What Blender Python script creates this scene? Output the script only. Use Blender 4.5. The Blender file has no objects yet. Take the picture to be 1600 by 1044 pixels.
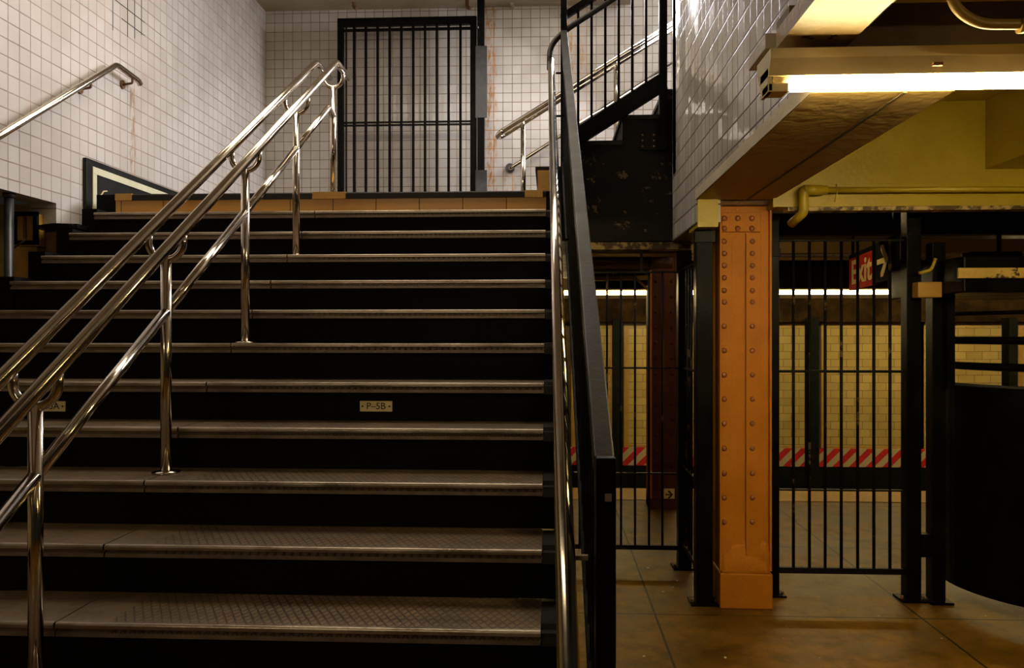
import bpy, bmesh, math, random
from mathutils import Vector, Matrix
random.seed(7)
SC = bpy.context.scene
COL = SC.collection
PI = math.pi

# ------------------------------------------------------------------ camera
EYE = 1.61
F = 1250.0
TH = math.atan(60 / F)
cd = bpy.data.cameras.new('camera')
cam = bpy.data.objects.new('camera', cd)
COL.objects.link(cam)
cam.location = (0, 0, EYE)
cam.rotation_euler = (PI / 2, 0, TH)
cd.sensor_width = 36
cd.lens = 36 * F / 1600
cd.clip_start = 0.05
SC.camera = cam

SC.view_settings.view_transform = 'Standard'
SC.view_settings.look = 'None'
SC.view_settings.gamma = 1
SC.view_settings.use_curve_mapping = False
SC.view_settings.exposure = 0.0

w = bpy.data.worlds.new('world')
SC.world = w
w.use_nodes = True
w.node_tree.nodes['Background'].inputs[0].default_value = (0.8, 0.75, 0.6, 1)
w.node_tree.nodes['Background'].inputs[1].default_value = 0.012


def area(name, loc, target, sx, sy, power, color):
    d = bpy.data.lights.new(name, 'AREA')
    d.shape = 'RECTANGLE'
    d.size = sx
    d.size_y = sy
    d.energy = power
    d.color = color
    o = bpy.data.objects.new(name, d)
    COL.objects.link(o)
    o.location = loc
    v = Vector(target) - Vector(loc)
    o.rotation_euler = v.to_track_quat('-Z', 'Y').to_euler()
    return o


# daylight falling down the upper flight from the street entrance on the right
area('daylight', (4.6, 7.3, 6.0), (-1.5, 7.0, 2.6), 2.6, 2.0, 260, (0.98, 0.96, 0.98))
# added daylight-toned area light near the ceiling, placed for glints on the rails
area('glint_light', (1.05, 8.2, 5.33), (-1.0, 5.0, 2.8), 2.1, 1.0, 200, (0.96, 0.95, 1.0))
# added fill light behind the camera, brightens the stair treads
area('stair_fill', (-2.0, -2.5, 3.3), (-2.2, 4.0, 1.6), 2.4, 0.3, 36, (1.0, 0.80, 0.52))

# ------------------------------------------------------------------ projection helper (pixel -> point on a plane)
RT = Vector((math.cos(TH), math.sin(TH), 0))
FW = Vector((-math.sin(TH), math.cos(TH), 0))


def at(px, py, Y=None, X=None, Z=None):
    d = FW + RT * ((px - 800) / F) + Vector((0, 0, (522 - py) / F))
    if Y is not None:
        s = Y / d.y
    elif X is not None:
        s = X / d.x
    else:
        s = (Z - EYE) / d.z
    return Vector((0, 0, EYE)) + d * s


def X_(px, Y):
    return at(px, 522, Y=Y).x


def Z_(py, Y, px=860):
    return at(px, py, Y=Y).z


# ------------------------------------------------------------------ materials
def new_mat(name):
    m = bpy.data.materials.new(name)
    m.use_nodes = True
    nt = m.node_tree
    b = nt.nodes['Principled BSDF']
    return m, nt, b


def N(nt, t, **kw):
    n = nt.nodes.new(t)
    for k, v in kw.items():
        if k in n.inputs.keys():
            n.inputs[k].default_value = v
        else:
            setattr(n, k, v)
    return n


def ramp(nt, src, p0, c0, p1, c1):
    r = nt.nodes.new('ShaderNodeValToRGB')
    r.color_ramp.elements[0].position = p0
    r.color_ramp.elements[0].color = (*c0, 1)
    r.color_ramp.elements[1].position = p1
    r.color_ramp.elements[1].color = (*c1, 1)
    nt.links.new(src, r.inputs[0])
    return r.outputs[0]


def mixc(nt, fac, a, b):
    m = nt.nodes.new('ShaderNodeMix')
    m.data_type = 'RGBA'
    for s, v in ((m.inputs[0], fac), (m.inputs[6], a), (m.inputs[7], b)):
        if isinstance(v, (float, int)):
            s.default_value = v
        elif isinstance(v, tuple):
            s.default_value = (*v, 1)
        else:
            nt.links.new(v, s)
    return m.outputs[2]


def mth(nt, op, a, b=None, c=None, clamp=False):
    m = nt.nodes.new('ShaderNodeMath')
    m.operation = op
    m.use_clamp = clamp
    for i, v in enumerate((a, b, c)):
        if v is None:
            continue
        if isinstance(v, (float, int)):
            m.inputs[i].default_value = v
        else:
            nt.links.new(v, m.inputs[i])
    return m.outputs[0]


def wcoord(nt):
    g = nt.nodes.new('ShaderNodeNewGeometry')
    return g.outputs['Position']


def noise(nt, vec, scale, detail=4, rough=0.6):
    n = nt.nodes.new('ShaderNodeTexNoise')
    n.inputs['Scale'].default_value = scale
    n.inputs['Detail'].default_value = detail
    n.inputs['Roughness'].default_value = rough
    nt.links.new(vec, n.inputs['Vector'])
    return n.outputs[0]


def pm(name, c1, c2=None, scale=6, r1=0.5, r2=None, metal=0, bump=0.0, bscale=60, spots=None, spec=0.5, coat=0, lo=0.35, hi=0.65):
    """a surface of two mottled tones, with optional chipped spots of a third"""
    m, nt, b = new_mat(name)
    b.inputs['Metallic'].default_value = metal
    b.inputs['Specular IOR Level'].default_value = spec
    b.inputs['Coat Weight'].default_value = coat
    tc = nt.nodes.new('ShaderNodeTexCoord').outputs['Object']
    tc = wcoord(nt)
    f = noise(nt, tc, scale)
    col = ramp(nt, f, lo, c1, hi, c2 or c1)
    if spots:
        sc_, th, cc = spots
        f2 = noise(nt, tc, sc_, 6, 0.7)
        mask = ramp(nt, f2, th, (0, 0, 0), th + 0.03, (1, 1, 1))
        col = mixc(nt, mask, col, cc)
    nt.links.new(col, b.inputs['Base Color'])
    if r2 is None:
        b.inputs['Roughness'].default_value = r1
    else:
        nt.links.new(ramp(nt, f, 0.35, (r1,) * 3, 0.65, (r2,) * 3), b.inputs['Roughness'])
    if bump:
        bp = nt.nodes.new('ShaderNodeBump')
        bp.inputs['Strength'].default_value = bump
        bp.inputs['Distance'].default_value = 0.01
        nt.links.new(noise(nt, tc, bscale, 3), bp.inputs['Height'])
        nt.links.new(bp.outputs[0], b.inputs['Normal'])
    return m


def emis(name, col, strength):
    m, nt, b = new_mat(name)
    b.inputs['Base Color'].default_value = (0.8, 0.8, 0.8, 1)
    b.inputs['Emission Color'].default_value = (*col, 1)
    b.inputs['Emission Strength'].default_value = strength
    return m


def tile_mat(name, plane, size, ph, c1, c2, mort, rough=0.12, offset=0.0, hsize=None, msize=0.0035, wob=0.03, stains=(), coldirt=0.25):
    """glazed wall tiles laid in a grid; plane 'X' = wall in YZ, 'Y' = wall in XZ"""
    m, nt, b = new_mat(name)
    pos = wcoord(nt)
    sp = nt.nodes.new('ShaderNodeSeparateXYZ')
    nt.links.new(pos, sp.inputs[0])
    u = sp.outputs['Y'] if plane == 'X' else sp.outputs['X']
    v = sp.outputs['Z']
    hs = hsize or size
    cb = nt.nodes.new('ShaderNodeCombineXYZ')
    nt.links.new(mth(nt, 'SUBTRACT', u, ph[0] - 100 * size), cb.inputs[0])
    nt.links.new(mth(nt, 'SUBTRACT', v, ph[1] - 100 * hs), cb.inputs[1])
    br = nt.nodes.new('ShaderNodeTexBrick')
    br.offset = offset
    br.squash = 1.0
    br.inputs['Scale'].default_value = 1.0
    br.inputs['Mortar Size'].default_value = msize
    br.inputs['Mortar Smooth'].default_value = 0.3
    br.inputs['Bias'].default_value = 0.0
    br.inputs['Brick Width'].default_value = size
    br.inputs['Row Height'].default_value = hs
    br.inputs['Color1'].default_value = (0, 0, 0, 1)
    br.inputs['Color2'].default_value = (1, 1, 1, 1)
    br.inputs['Mortar'].default_value = (0.5, 0.5, 0.5, 1)
    nt.links.new(cb.outputs[0], br.inputs['Vector'])
    rnd = br.outputs['Color']
    fac = br.outputs['Fac']
    colr = mixc(nt, rnd, c1, c2)
    # grime in the joints varies over the wall
    nz = noise(nt, pos, 3.0, 5, 0.7)
    jd = ramp(nt, nz, 0.3, tuple(min(1, c * 1.45) for c in mort), 0.7, tuple(c * 0.6 for c in mort))
    nz2 = noise(nt, pos, 1.1, 3, 0.6)
    dirt = ramp(nt, nz2, 0.35, (1, 1, 1), 0.75, (1 - coldirt, 1 - coldirt * 1.1, 1 - coldirt * 1.3))
    mu = nt.nodes.new('ShaderNodeMix')
    mu.data_type = 'RGBA'
    mu.blend_type = 'MULTIPLY'
    mu.inputs[0].default_value = 1.0
    nt.links.new(colr, mu.inputs[6])
    nt.links.new(dirt, mu.inputs[7])
    colr = mixc(nt, fac, mu.outputs[2], jd)
    for (uc, wd, z0, z1, cc, thr) in stains:
        # a rust run: narrow vertical band, broken up by noise, strongest at the joints
        d = mth(nt, 'ABSOLUTE', mth(nt, 'SUBTRACT', u, uc))
        a = mth(nt, 'SUBTRACT', 1.0, mth(nt, 'DIVIDE', d, wd), clamp=True)
        inr = mth(nt, 'MULTIPLY', mth(nt, 'GREATER_THAN', v, z0), mth(nt, 'LESS_THAN', v, z1))
        st = nt.nodes.new('ShaderNodeMapping')
        st.inputs['Scale'].default_value = (1, 1, 0.25)
        nt.links.new(pos, st.inputs[0])
        q = noise(nt, st.outputs[0], 22, 5, 0.7)
        q = mth(nt, 'ADD', q, mth(nt, 'MULTIPLY', fac, 0.22))
        q = mth(nt, 'MULTIPLY', mth(nt, 'SUBTRACT', q, thr), 5.0, clamp=True)
        msk = mth(nt, 'MULTIPLY', mth(nt, 'MULTIPLY', mth(nt, 'MULTIPLY', a, 2.0, clamp=True), q), inr)
        colr = mixc(nt, msk, colr, cc)
    nt.links.new(colr, b.inputs['Base Color'])
    nt.links.new(mth(nt, 'ADD', mth(nt, 'MULTIPLY', fac, 0.5), rough), b.inputs['Roughness'])
    b.inputs['Specular IOR Level'].default_value = 0.6
    # every tile sits at its own slight angle
    wn = nt.nodes.new('ShaderNodeTexWhiteNoise')
    wn.noise_dimensions = '3D'
    fl = nt.nodes.new('ShaderNodeVectorMath')
    fl.operation = 'FLOOR'
    dv = nt.nodes.new('ShaderNodeVectorMath')
    dv.operation = 'DIVIDE'
    dv.inputs[1].default_value = (size, hs, 1)
    nt.links.new(cb.outputs[0], dv.inputs[0])
    nt.links.new(dv.outputs[0], fl.inputs[0])
    nt.links.new(fl.outputs[0], wn.inputs['Vector'])
    sb = nt.nodes.new('ShaderNodeVectorMath')
    sb.operation = 'SUBTRACT'
    sb.inputs[1].default_value = (0.5, 0.5, 0.5)
    nt.links.new(wn.outputs['Color'], sb.inputs[0])
    sc_ = nt.nodes.new('ShaderNodeVectorMath')
    sc_.operation = 'SCALE'
    sc_.inputs['Scale'].default_value = wob
    nt.links.new(sb.outputs[0], sc_.inputs[0])
    bp = nt.nodes.new('ShaderNodeBump')
    bp.inputs['Strength'].default_value = 0.35
    bp.inputs['Distance'].default_value = 0.004
    bh = mth(nt, 'SUBTRACT', mth(nt, 'MULTIPLY', noise(nt, pos, 9, 2), 0.6), mth(nt, 'MULTIPLY', fac, 1.0))
    nt.links.new(bh, bp.inputs['Height'])
    ad = nt.nodes.new('ShaderNodeVectorMath')
    nt.links.new(bp.outputs[0], ad.inputs[0])
    nt.links.new(sc_.outputs[0], ad.inputs[1])
    nn = nt.nodes.new('ShaderNodeVectorMath')
    nn.operation = 'NORMALIZE'
    nt.links.new(ad.outputs[0], nn.inputs[0])
    nt.links.new(nn.outputs[0], b.inputs['Normal'])
    return m


def tread_mat():
    """worn metal tread with a raised diamond pattern"""
    m, nt, b = new_mat('tread_metal')
    pos = wcoord(nt)
    sp = nt.nodes.new('ShaderNodeSeparateXYZ')
    nt.links.new(pos, sp.inputs[0])
    x, y = sp.outputs['X'], sp.outputs['Y']
    p = 0.030
    a = mth(nt, 'ADD', x, mth(nt, 'MULTIPLY', y, 0.55))
    c = mth(nt, 'SUBTRACT', x, mth(nt, 'MULTIPLY', y, 0.55))

    def tri(v):
        return mth(nt, 'ABSOLUTE', mth(nt, 'SUBTRACT', mth(nt, 'FRACT', mth(nt, 'DIVIDE', v, p)), 0.5))
    g = mth(nt, 'MINIMUM', tri(a), tri(c))
    g = mth(nt, 'MULTIPLY', g, 5.5, clamp=True)
    # pattern is worn away on the left plates
    wear = mth(nt, 'MULTIPLY', mth(nt, 'GREATER_THAN', x, -1.4), mth(nt, 'MULTIPLY', noise(nt, pos, 2.0), 1.6, clamp=True))
    gm = mth(nt, 'SUBTRACT', 1.0, mth(nt, 'MULTIPLY', mth(nt, 'SUBTRACT', 1.0, g), wear))
    n1 = noise(nt, pos, 5, 6, 0.7)
    col = ramp(nt, n1, 0.3, (0.10, 0.068, 0.036), 0.72, (0.26, 0.185, 0.11))
    col = mixc(nt, gm, (0.018, 0.012, 0.007), col)
    nt.links.new(col, b.inputs['Base Color'])
    b.inputs['Metallic'].default_value = 0.35
    nt.links.new(ramp(nt, n1, 0.3, (0.5,) * 3, 0.7, (0.32,) * 3), b.inputs['Roughness'])
    bp = nt.nodes.new('ShaderNodeBump')
    bp.inputs['Strength'].default_value = 0.6
    bp.inputs['Distance'].default_value = 0.002
    nt.links.new(gm, bp.inputs['Height'])
    nt.links.new(bp.outputs[0], b.inputs['Normal'])
    return m


def stripe_mat(name, ca, cb_, pitch, lean, rough=0.4):
    m, nt, b = new_mat(name)
    sp = nt.nodes.new('ShaderNodeSeparateXYZ')
    nt.links.new(wcoord(nt), sp.inputs[0])
    v = mth(nt, 'SUBTRACT', sp.outputs['X'], mth(nt, 'MULTIPLY', sp.outputs['Z'], lean))
    f = mth(nt, 'GREATER_THAN', mth(nt, 'FRACT', mth(nt, 'DIVIDE', mth(nt, 'ADD', v, 50), pitch)), 0.5)
    nt.links.new(mixc(nt, f, ca, cb_), b.inputs['Base Color'])
    b.inputs['Roughness'].default_value = rough
    return m


def floor_mat():
    m, nt, b = new_mat('floor_concrete')
    pos = wcoord(nt)
    n1 = noise(nt, pos, 1.6, 6, 0.65)
    col = ramp(nt, n1, 0.3, (0.06, 0.028, 0.002), 0.7, (0.29, 0.145, 0.008))
    n2 = noise(nt, pos, 5, 8, 0.75)
    col = mixc(nt, ramp(nt, n2, 0.45, (0, 0, 0), 0.68, (0.75, 0.75, 0.75)), col, (0.035, 0.017, 0.003))
    # expansion joints
    sp = nt.nodes.new('ShaderNodeSeparateXYZ')
    nt.links.new(pos, sp.inputs[0])
    jy = mth(nt, 'LESS_THAN', mth(nt, 'ABSOLUTE', mth(nt, 'SUBTRACT', mth(nt, 'FRACT', mth(nt, 'DIVIDE', mth(nt, 'ADD', sp.outputs['Y'], 0.62), 1.5)), 0.5)), 0.004)
    jx = mth(nt, 'LESS_THAN', mth(nt, 'ABSOLUTE', mth(nt, 'SUBTRACT', mth(nt, 'FRACT', mth(nt, 'DIVIDE', mth(nt, 'ADD', mth(nt, 'ADD', sp.outputs['X'], mth(nt, 'MULTIPLY', sp.outputs['Y'], 0.0)), 0.15), 1.5)), 0.5)), 0.004)
    col = mixc(nt, mth(nt, 'MAXIMUM', jy, jx), col, (0.012, 0.008, 0.004))
    # small pale specks
    n3 = noise(nt, pos, 55, 1, 0.3)
    col = mixc(nt, ramp(nt, n3, 0.80, (0, 0, 0), 0.82, (1, 1, 1)), col, (0.45, 0.36, 0.2))
    nt.links.new(col, b.inputs['Base Color'])
    b.inputs['Specular IOR Level'].default_value = 0.25
    nt.links.new(ramp(nt, n1, 0.3, (0.35,) * 3, 0.7, (0.6,) * 3), b.inputs['Roughness'])
    bp = nt.nodes.new('ShaderNodeBump')
    bp.inputs['Strength'].default_value = 0.25
    bp.inputs['Distance'].default_value = 0.004
    nt.links.new(n2, bp.inputs['Height'])
    nt.links.new(bp.outputs[0], b.inputs['Normal'])
    return m


def steel_mat():
    m, nt, b = new_mat('stainless_steel')
    b.inputs['Metallic'].default_value = 1.0
    pos = wcoord(nt)
    n1 = noise(nt, pos, 7, 4)
    nt.links.new(ramp(nt, n1, 0.3, (0.54, 0.47, 0.38), 0.7, (0.66, 0.59, 0.50)), b.inputs['Base Color'])
    nt.links.new(ramp(nt, n1, 0.3, (0.10,) * 3, 0.7, (0.16,) * 3), b.inputs['Roughness'])
    return m


T = 0.108
YB = 9.30
XL = -3.36
XR = 0.843
LAND = 2.604
M = {}
_p = at(12.4, 34.5, X=XL)
_b = at(419 + 14 * 2, 90, Y=YB)
M['tile_left'] = tile_mat('tile_left_wall', 'X', T, (_p.y, _p.z), (0.585, 0.54, 0.505), (0.64, 0.595, 0.56), (0.27, 0.20, 0.15), msize=0.0045, wob=0.02,
                          stains=((at(208, 200, X=XL).y, 0.07, at(208, 285, X=XL).z, at(208, 138, X=XL).z, (0.34, 0.20, 0.11), 0.46),))
M['tile_back'] = tile_mat('tile_back_wall', 'Y', T, (XL, at(450, 93, Y=YB).z), (0.58, 0.54, 0.50), (0.68, 0.64, 0.60), (0.24, 0.165, 0.10), msize=0.0045, rough=0.2,
                          stains=((at(765, 100, Y=YB).x, 0.11, LAND, 6.2, (0.42, 0.17, 0.02), 0.44),
                                  (at(895, 100, Y=YB).x, 0.13, 3.9, 6.2, (0.5, 0.25, 0.06), 0.50),
                                  (at(911, 100, Y=YB).x, 0.06, 3.2, 6.2, (0.5, 0.27, 0.08), 0.56),
                                  (at(797, 280, Y=YB).x, 0.10, LAND, at(797, 268, Y=YB).z, (0.5, 0.28, 0.12), 0.52)))
M['tile_right'] = tile_mat('tile_right_wall', 'X', T, (5.59, 2.405 + 0.065), (0.60, 0.57, 0.53), (0.72, 0.69, 0.64), (0.08, 0.05, 0.025), msize=0.0055, rough=0.07, wob=0.05, coldirt=0.45)
M['tile_far'] = tile_mat('tile_far_wall', 'Y', 0.24, (0, 0.02), (0.52, 0.40, 0.14), (0.62, 0.49, 0.19), (0.20, 0.13, 0.04), rough=0.15, offset=0.5, hsize=0.12, msize=0.005)
M['tile_riser'] = tile_mat('tile_landing_riser', 'Y', 0.305, (0, 0), (0.55, 0.25, 0.02), (0.62, 0.30, 0.03), (0.12, 0.06, 0.02), rough=0.35, hsize=2.0, wob=0.0)
M['tread'] = tread_mat()
M['floor'] = floor_mat()
M['steel'] = steel_mat()
M['lip'] = pm('tread_lip', (0.13, 0.10, 0.07), (0.22, 0.17, 0.12), 9, 0.35, 0.5, metal=0.4, bump=0.2)
M['nosing'] = pm('worn_nosing', (0.20, 0.155, 0.11), (0.40, 0.33, 0.25), 3, 0.28, 0.42, metal=0.85, bump=0.15)
M['riser'] = pm('black_riser', (0.0010, 0.0008, 0.0008), (0.0035, 0.0028, 0.0022), 5, 0.6, 0.75, bump=0.25, bscale=25, spec=0.10)
M['black'] = pm('black_gloss_paint', (0.0015, 0.0013, 0.0012), (0.004, 0.0034, 0.003), 5, 0.3, 0.45, bump=0.15, bscale=90, spec=0.08)
M['blackworn'] = pm('worn_black_paint', (0.0015, 0.0012, 0.001), (0.006, 0.0045, 0.003), 3, 0.4, 0.6, bump=0.4, bscale=40, spots=(7, 0.60, (0.12, 0.08, 0.035)), spec=0.16)
M['greysteel'] = pm('grey_steel_plate', (0.05, 0.05, 0.055), (0.10, 0.10, 0.11), 4, 0.3, 0.45, metal=0.6)
M['capgrey'] = pm('dark_grey_gloss', (0.010, 0.008, 0.0065), (0.018, 0.015, 0.012), 8, 0.42, 0.52, bump=0.1, spec=0.2)
M['yellow'] = pm('yellow_enamel_paint', (0.40, 0.29, 0.012), (0.52, 0.39, 0.025), 2.2, 0.35, 0.5, bump=0.25, bscale=30)
M['yellowchip'] = pm('chipped_yellow_paint', (0.46, 0.30, 0.06), (0.60, 0.43, 0.10), 4, 0.4, 0.55, bump=0.5, bscale=25, spots=(8, 0.60, (0.05, 0.03, 0.015)))
M['tan'] = pm('tan_soffit_paint', (0.30, 0.19, 0.05), (0.42, 0.28, 0.08), 2, 0.5, 0.65, bump=0.5, bscale=14)
M['goldbeam'] = pm('cream_beam_paint', (0.27, 0.17, 0.035), (0.34, 0.225, 0.055), 3, 0.4, 0.5, bump=0.2, bscale=30)
M['orange'] = pm('orange_column_paint', (0.44, 0.150, 0.006), (0.52, 0.185, 0.009), 4, 0.5, 0.6, bump=0.3, bscale=70, spec=0.25)
M['orangedk'] = pm('rivet_paint', (0.26, 0.085, 0.02), (0.33, 0.11, 0.03), 9, 0.4)
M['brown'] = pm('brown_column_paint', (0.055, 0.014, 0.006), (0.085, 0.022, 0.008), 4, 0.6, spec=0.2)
M['beige'] = pm('beige_paint', (0.42, 0.35, 0.24), (0.52, 0.45, 0.32), 3, 0.5, bump=0.2)
M['darkceil'] = pm('sooty_ceiling', (0.05, 0.033, 0.012), (0.12, 0.08, 0.03), 3, 0.7, bump=0.4, bscale=10)
M['ochre'] = pm('ochre_paint', (0.42, 0.22, 0.035), (0.54, 0.30, 0.05), 6, 0.5, bump=0.3, spots=(14, 0.66, (0.05, 0.03, 0.02)))
M['plaster'] = pm('old_yellow_plaster', (0.42, 0.33, 0.13), (0.52, 0.42, 0.19), 7, 0.7, bump=0.5, bscale=18, spots=(5, 0.62, (0.07, 0.05, 0.03)))
M['cream'] = pm('cream_frame', (0.60, 0.58, 0.40), (0.68, 0.66, 0.46), 8, 0.5)
M['board'] = pm('black_board', (0.004, 0.004, 0.004), (0.011, 0.011, 0.010), 4, 0.35, 0.5, spec=0.25)
M['plate'] = pm('brass_plate', (0.55, 0.42, 0.20), (0.66, 0.52, 0.28), 30, 0.45)
M['ink'] = pm('black_ink', (0.012, 0.009, 0.006), None, 3, 0.6)
M['red'] = pm('red_sign_enamel', (0.36, 0.025, 0.018), (0.42, 0.035, 0.02), 6, 0.9, spec=0.05)
M['signblack'] = pm('black_sign_enamel', (0.006, 0.007, 0.006), (0.011, 0.012, 0.010), 6, 0.9, spec=0.05)
M['signwhite'] = pm('sign_lettering', (0.72, 0.58, 0.28), (0.80, 0.66, 0.34), 6, 0.9, spec=0.05)
M['tube'] = emis('fluorescent_tube', (1.0, 0.78, 0.38), 105)
M['tube_fill_sign'] = emis('sign_fill_tube', (1.0, 0.74, 0.34), 38)
M['tube_fill_low'] = emis('passage_fill_tube', (1.0, 0.72, 0.30), 60)
M['tubefar'] = emis('platform_tube', (1.0, 0.76, 0.34), 55)
M['tubehall'] = emis('stairwell_tube', (1.0, 0.87, 0.68), 7)
M['housing'] = pm('lamp_housing', (0.62, 0.50, 0.26), (0.70, 0.58, 0.32), 6, 0.4)
M['stripes'] = stripe_mat('red_white_stripes', (0.55, 0.025, 0.03), (0.50, 0.43, 0.26), 0.25, 1.0)
M['tactile'] = pm('tactile_yellow', (0.50, 0.28, 0.05), (0.62, 0.36, 0.07), 60, 0.5, bump=1.0, bscale=140)
M['frame_tan'] = pm('tan_tile_border', (0.42, 0.25, 0.06), (0.50, 0.31, 0.08), 12, 0.3)
M['peel'] = pm('peeling_paint', (0.10, 0.06, 0.02), (0.55, 0.40, 0.16), 16, 0.6, bump=0.8, bscale=30, lo=0.45, hi=0.55)
M['rust'] = pm('rusty_iron', (0.10, 0.045, 0.015), (0.2, 0.09, 0.03), 10, 0.7, bump=0.6)
M['rustdark'] = pm('sooty_rust', (0.012, 0.007, 0.002), (0.045, 0.026, 0.006), 5, 0.85, spec=0.1, bump=0.4)
M['paper'] = pm('litter_paper', (0.6, 0.5, 0.35), None, 3, 0.8)


# ------------------------------------------------------------------ mesh helpers
class MB:
    def __init__(s):
        s.bm = bmesh.new()

    def box(s, a, b):
        x0, x1 = sorted((a[0], b[0])); y0, y1 = sorted((a[1], b[1])); z0, z1 = sorted((a[2], b[2]))
        v = [s.bm.verts.new(p) for p in ((x0, y0, z0), (x1, y0, z0), (x1, y1, z0), (x0, y1, z0), (x0, y0, z1), (x1, y0, z1), (x1, y1, z1), (x0, y1, z1))]
        for f in ((0, 3, 2, 1), (4, 5, 6, 7), (0, 1, 5, 4), (1, 2, 6, 5), (2, 3, 7, 6), (3, 0, 4, 7)):
            s.bm.faces.new([v[i] for i in f])
        return s

    def prism(s, poly, axis, a, b):
        """polygon in the two axes other than `axis`, extruded from a to b"""
        def mk(p, t):
            if axis == 'X':
                return (t, p[0], p[1])
            if axis == 'Y':
                return (p[0], t, p[1])
            return (p[0], p[1], t)
        v0 = [s.bm.verts.new(mk(p, a)) for p in poly]
        v1 = [s.bm.verts.new(mk(p, b)) for p in poly]
        n = len(poly)
        s.bm.faces.new(v0)
        s.bm.faces.new(v1[::-1])
        for i in range(n):
            s.bm.faces.new((v0[i], v1[i], v1[(i + 1) % n], v0[(i + 1) % n]))
        bmesh.ops.recalc_face_normals(s.bm, faces=s.bm.faces[:])
        return s

    def bar(s, a, b, w, h, up=(0, 0, 1)):
        """rectangular bar from a to b, w wide, h tall"""
        a = Vector(a); b = Vector(b)
        d = (b - a).normalized()
        u = Vector(up)
        if abs(d.dot(u)) > 0.98:
            u = Vector((0, 1, 0))
        r = d.cross(u).normalized()
        u = r.cross(d).normalized()
        vs = []
        for p in (a, b):
            for (i, j) in ((-1, -1), (1, -1), (1, 1), (-1, 1)):
                vs.append(s.bm.verts.new(p + r * (w / 2 * i) + u * (h / 2 * j)))
        for f in ((0, 3, 2, 1), (4, 5, 6, 7), (0, 1, 5, 4), (1, 2, 6, 5), (2, 3, 7, 6), (3, 0, 4, 7)):
            s.bm.faces.new([vs[i] for i in f])
        bmesh.ops.recalc_face_normals(s.bm, faces=s.bm.faces[:])
        return s

    def tube(s, pts, r, seg=16, cap=True):
        pts = [Vector(p) for p in pts]
        n = len(pts)
        tans = []
        for i in range(n):
            t = (pts[min(i + 1, n - 1)] - pts[max(i - 1, 0)]).normalized()
            tans.append(t)
        ref = Vector((0, 0, 1)) if abs(tans[0].z) < 0.9 else Vector((1, 0, 0))
        nrm = (ref - tans[0] * ref.dot(tans[0])).normalized()
        rings = []
        for i in range(n):
            t = tans[i]
            nrm = (nrm - t * nrm.dot(t)).normalized()
            bi = t.cross(nrm)
            rr = r[i] if isinstance(r, (list, tuple)) else r
            rings.append([s.bm.verts.new(pts[i] + (nrm * math.cos(2 * PI * k / seg) + bi * math.sin(2 * PI * k / seg)) * rr) for k in range(seg)])
        for i in range(n - 1):
            for k in range(seg):
                f = s.bm.faces.new((rings[i][k], rings[i][(k + 1) % seg], rings[i + 1][(k + 1) % seg], rings[i + 1][k]))
                f.smooth = True
        if cap:
            s.bm.faces.new(rings[0][::-1])
            s.bm.faces.new(rings[-1])
        return s

    def ball(s, c, r, sz=1.0, u=12, v=8):
        m = Matrix.Translation(c) @ Matrix.Diagonal((1, sz, 1, 1))
        bmesh.ops.create_uvsphere(s.bm, u_segments=u, v_segments=v, radius=r, matrix=m)
        for f in s.bm.faces:
            f.smooth = True
        return s

    def build(s, name, mat, parent=None, bev=0.0):
        me = bpy.data.meshes.new(name)
        bmesh.ops.recalc_face_normals(s.bm, faces=s.bm.faces[:])
        s.bm.to_mesh(me)
        s.bm.free()
        me.materials.append(M[mat] if isinstance(mat, str) else mat)
        o = bpy.data.objects.new(name, me)
        COL.objects.link(o)
        if parent:
            o.parent = parent
            o.matrix_parent_inverse = world(parent).inverted()
        if bev:
            b = o.modifiers.new('bevel', 'BEVEL')
            b.width = bev
            b.segments = 2
            b.limit_method = 'ANGLE'
        return o


def world(o):
    m = Matrix.LocRotScale(o.location, o.rotation_euler, o.scale)
    return (world(o.parent) @ o.matrix_parent_inverse @ m) if o.parent else m


def fillet(pts, rad, n=6):
    pts = [Vector(p) for p in pts]
    out = [pts[0]]
    for i in range(1, len(pts) - 1):
        a, b, c = pts[i - 1], pts[i], pts[i + 1]
        d1 = (a - b); d2 = (c - b)
        l = min(rad, d1.length * 0.49, d2.length * 0.49)
        p = b + d1.normalized() * l
        q = b + d2.normalized() * l
        for k in range(n + 1):
            t = k / n
            out.append(p * (1 - t) ** 2 + b * 2 * t * (1 - t) + q * t * t)
    out.append(pts[-1])
    return out


def thing(name, loc, label, cat, group=None, rot=0):
    o = bpy.data.objects.new(name, None)
    o.empty_display_size = 0.1
    COL.objects.link(o)
    o.location = loc
    o.rotation_euler = (0, 0, rot)
    o['label'] = label
    o['category'] = cat
    if group:
        o['group'] = group
    return o


def tag(o, label, cat, group=None, kind=None):
    o['label'] = label
    o['category'] = cat
    if group:
        o['group'] = group
    if kind:
        o['kind'] = kind
    return o


def struct(name, mb, mat, label, cat='wall', bev=0):
    o = mb.build(name, mat, None, bev)
    o['kind'] = 'structure'
    o['label'] = label
    o['category'] = cat
    return o


def text_mesh(txt, size, depth=0.0015, bold=0.0):
    c = bpy.data.curves.new('txt', 'FONT')
    c.body = txt
    c.size = size
    c.extrude = depth
    c.offset = bold
    c.align_x = 'CENTER'
    c.align_y = 'CENTER'
    o = bpy.data.objects.new('txt', c)
    COL.objects.link(o)
    dg = bpy.context.evaluated_depsgraph_get()
    me = bpy.data.meshes.new_from_object(o.evaluated_get(dg))
    bpy.data.objects.remove(o)
    return me


# ================================================================== STRUCTURE
RISE, RUN = 0.1736, 0.28
NY0 = 5.54
SX0, SX1 = -3.08, -0.03     # stair left / right ends


def nos(k):
    return NY0 - RUN * k, LAND - RISE * k


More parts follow.
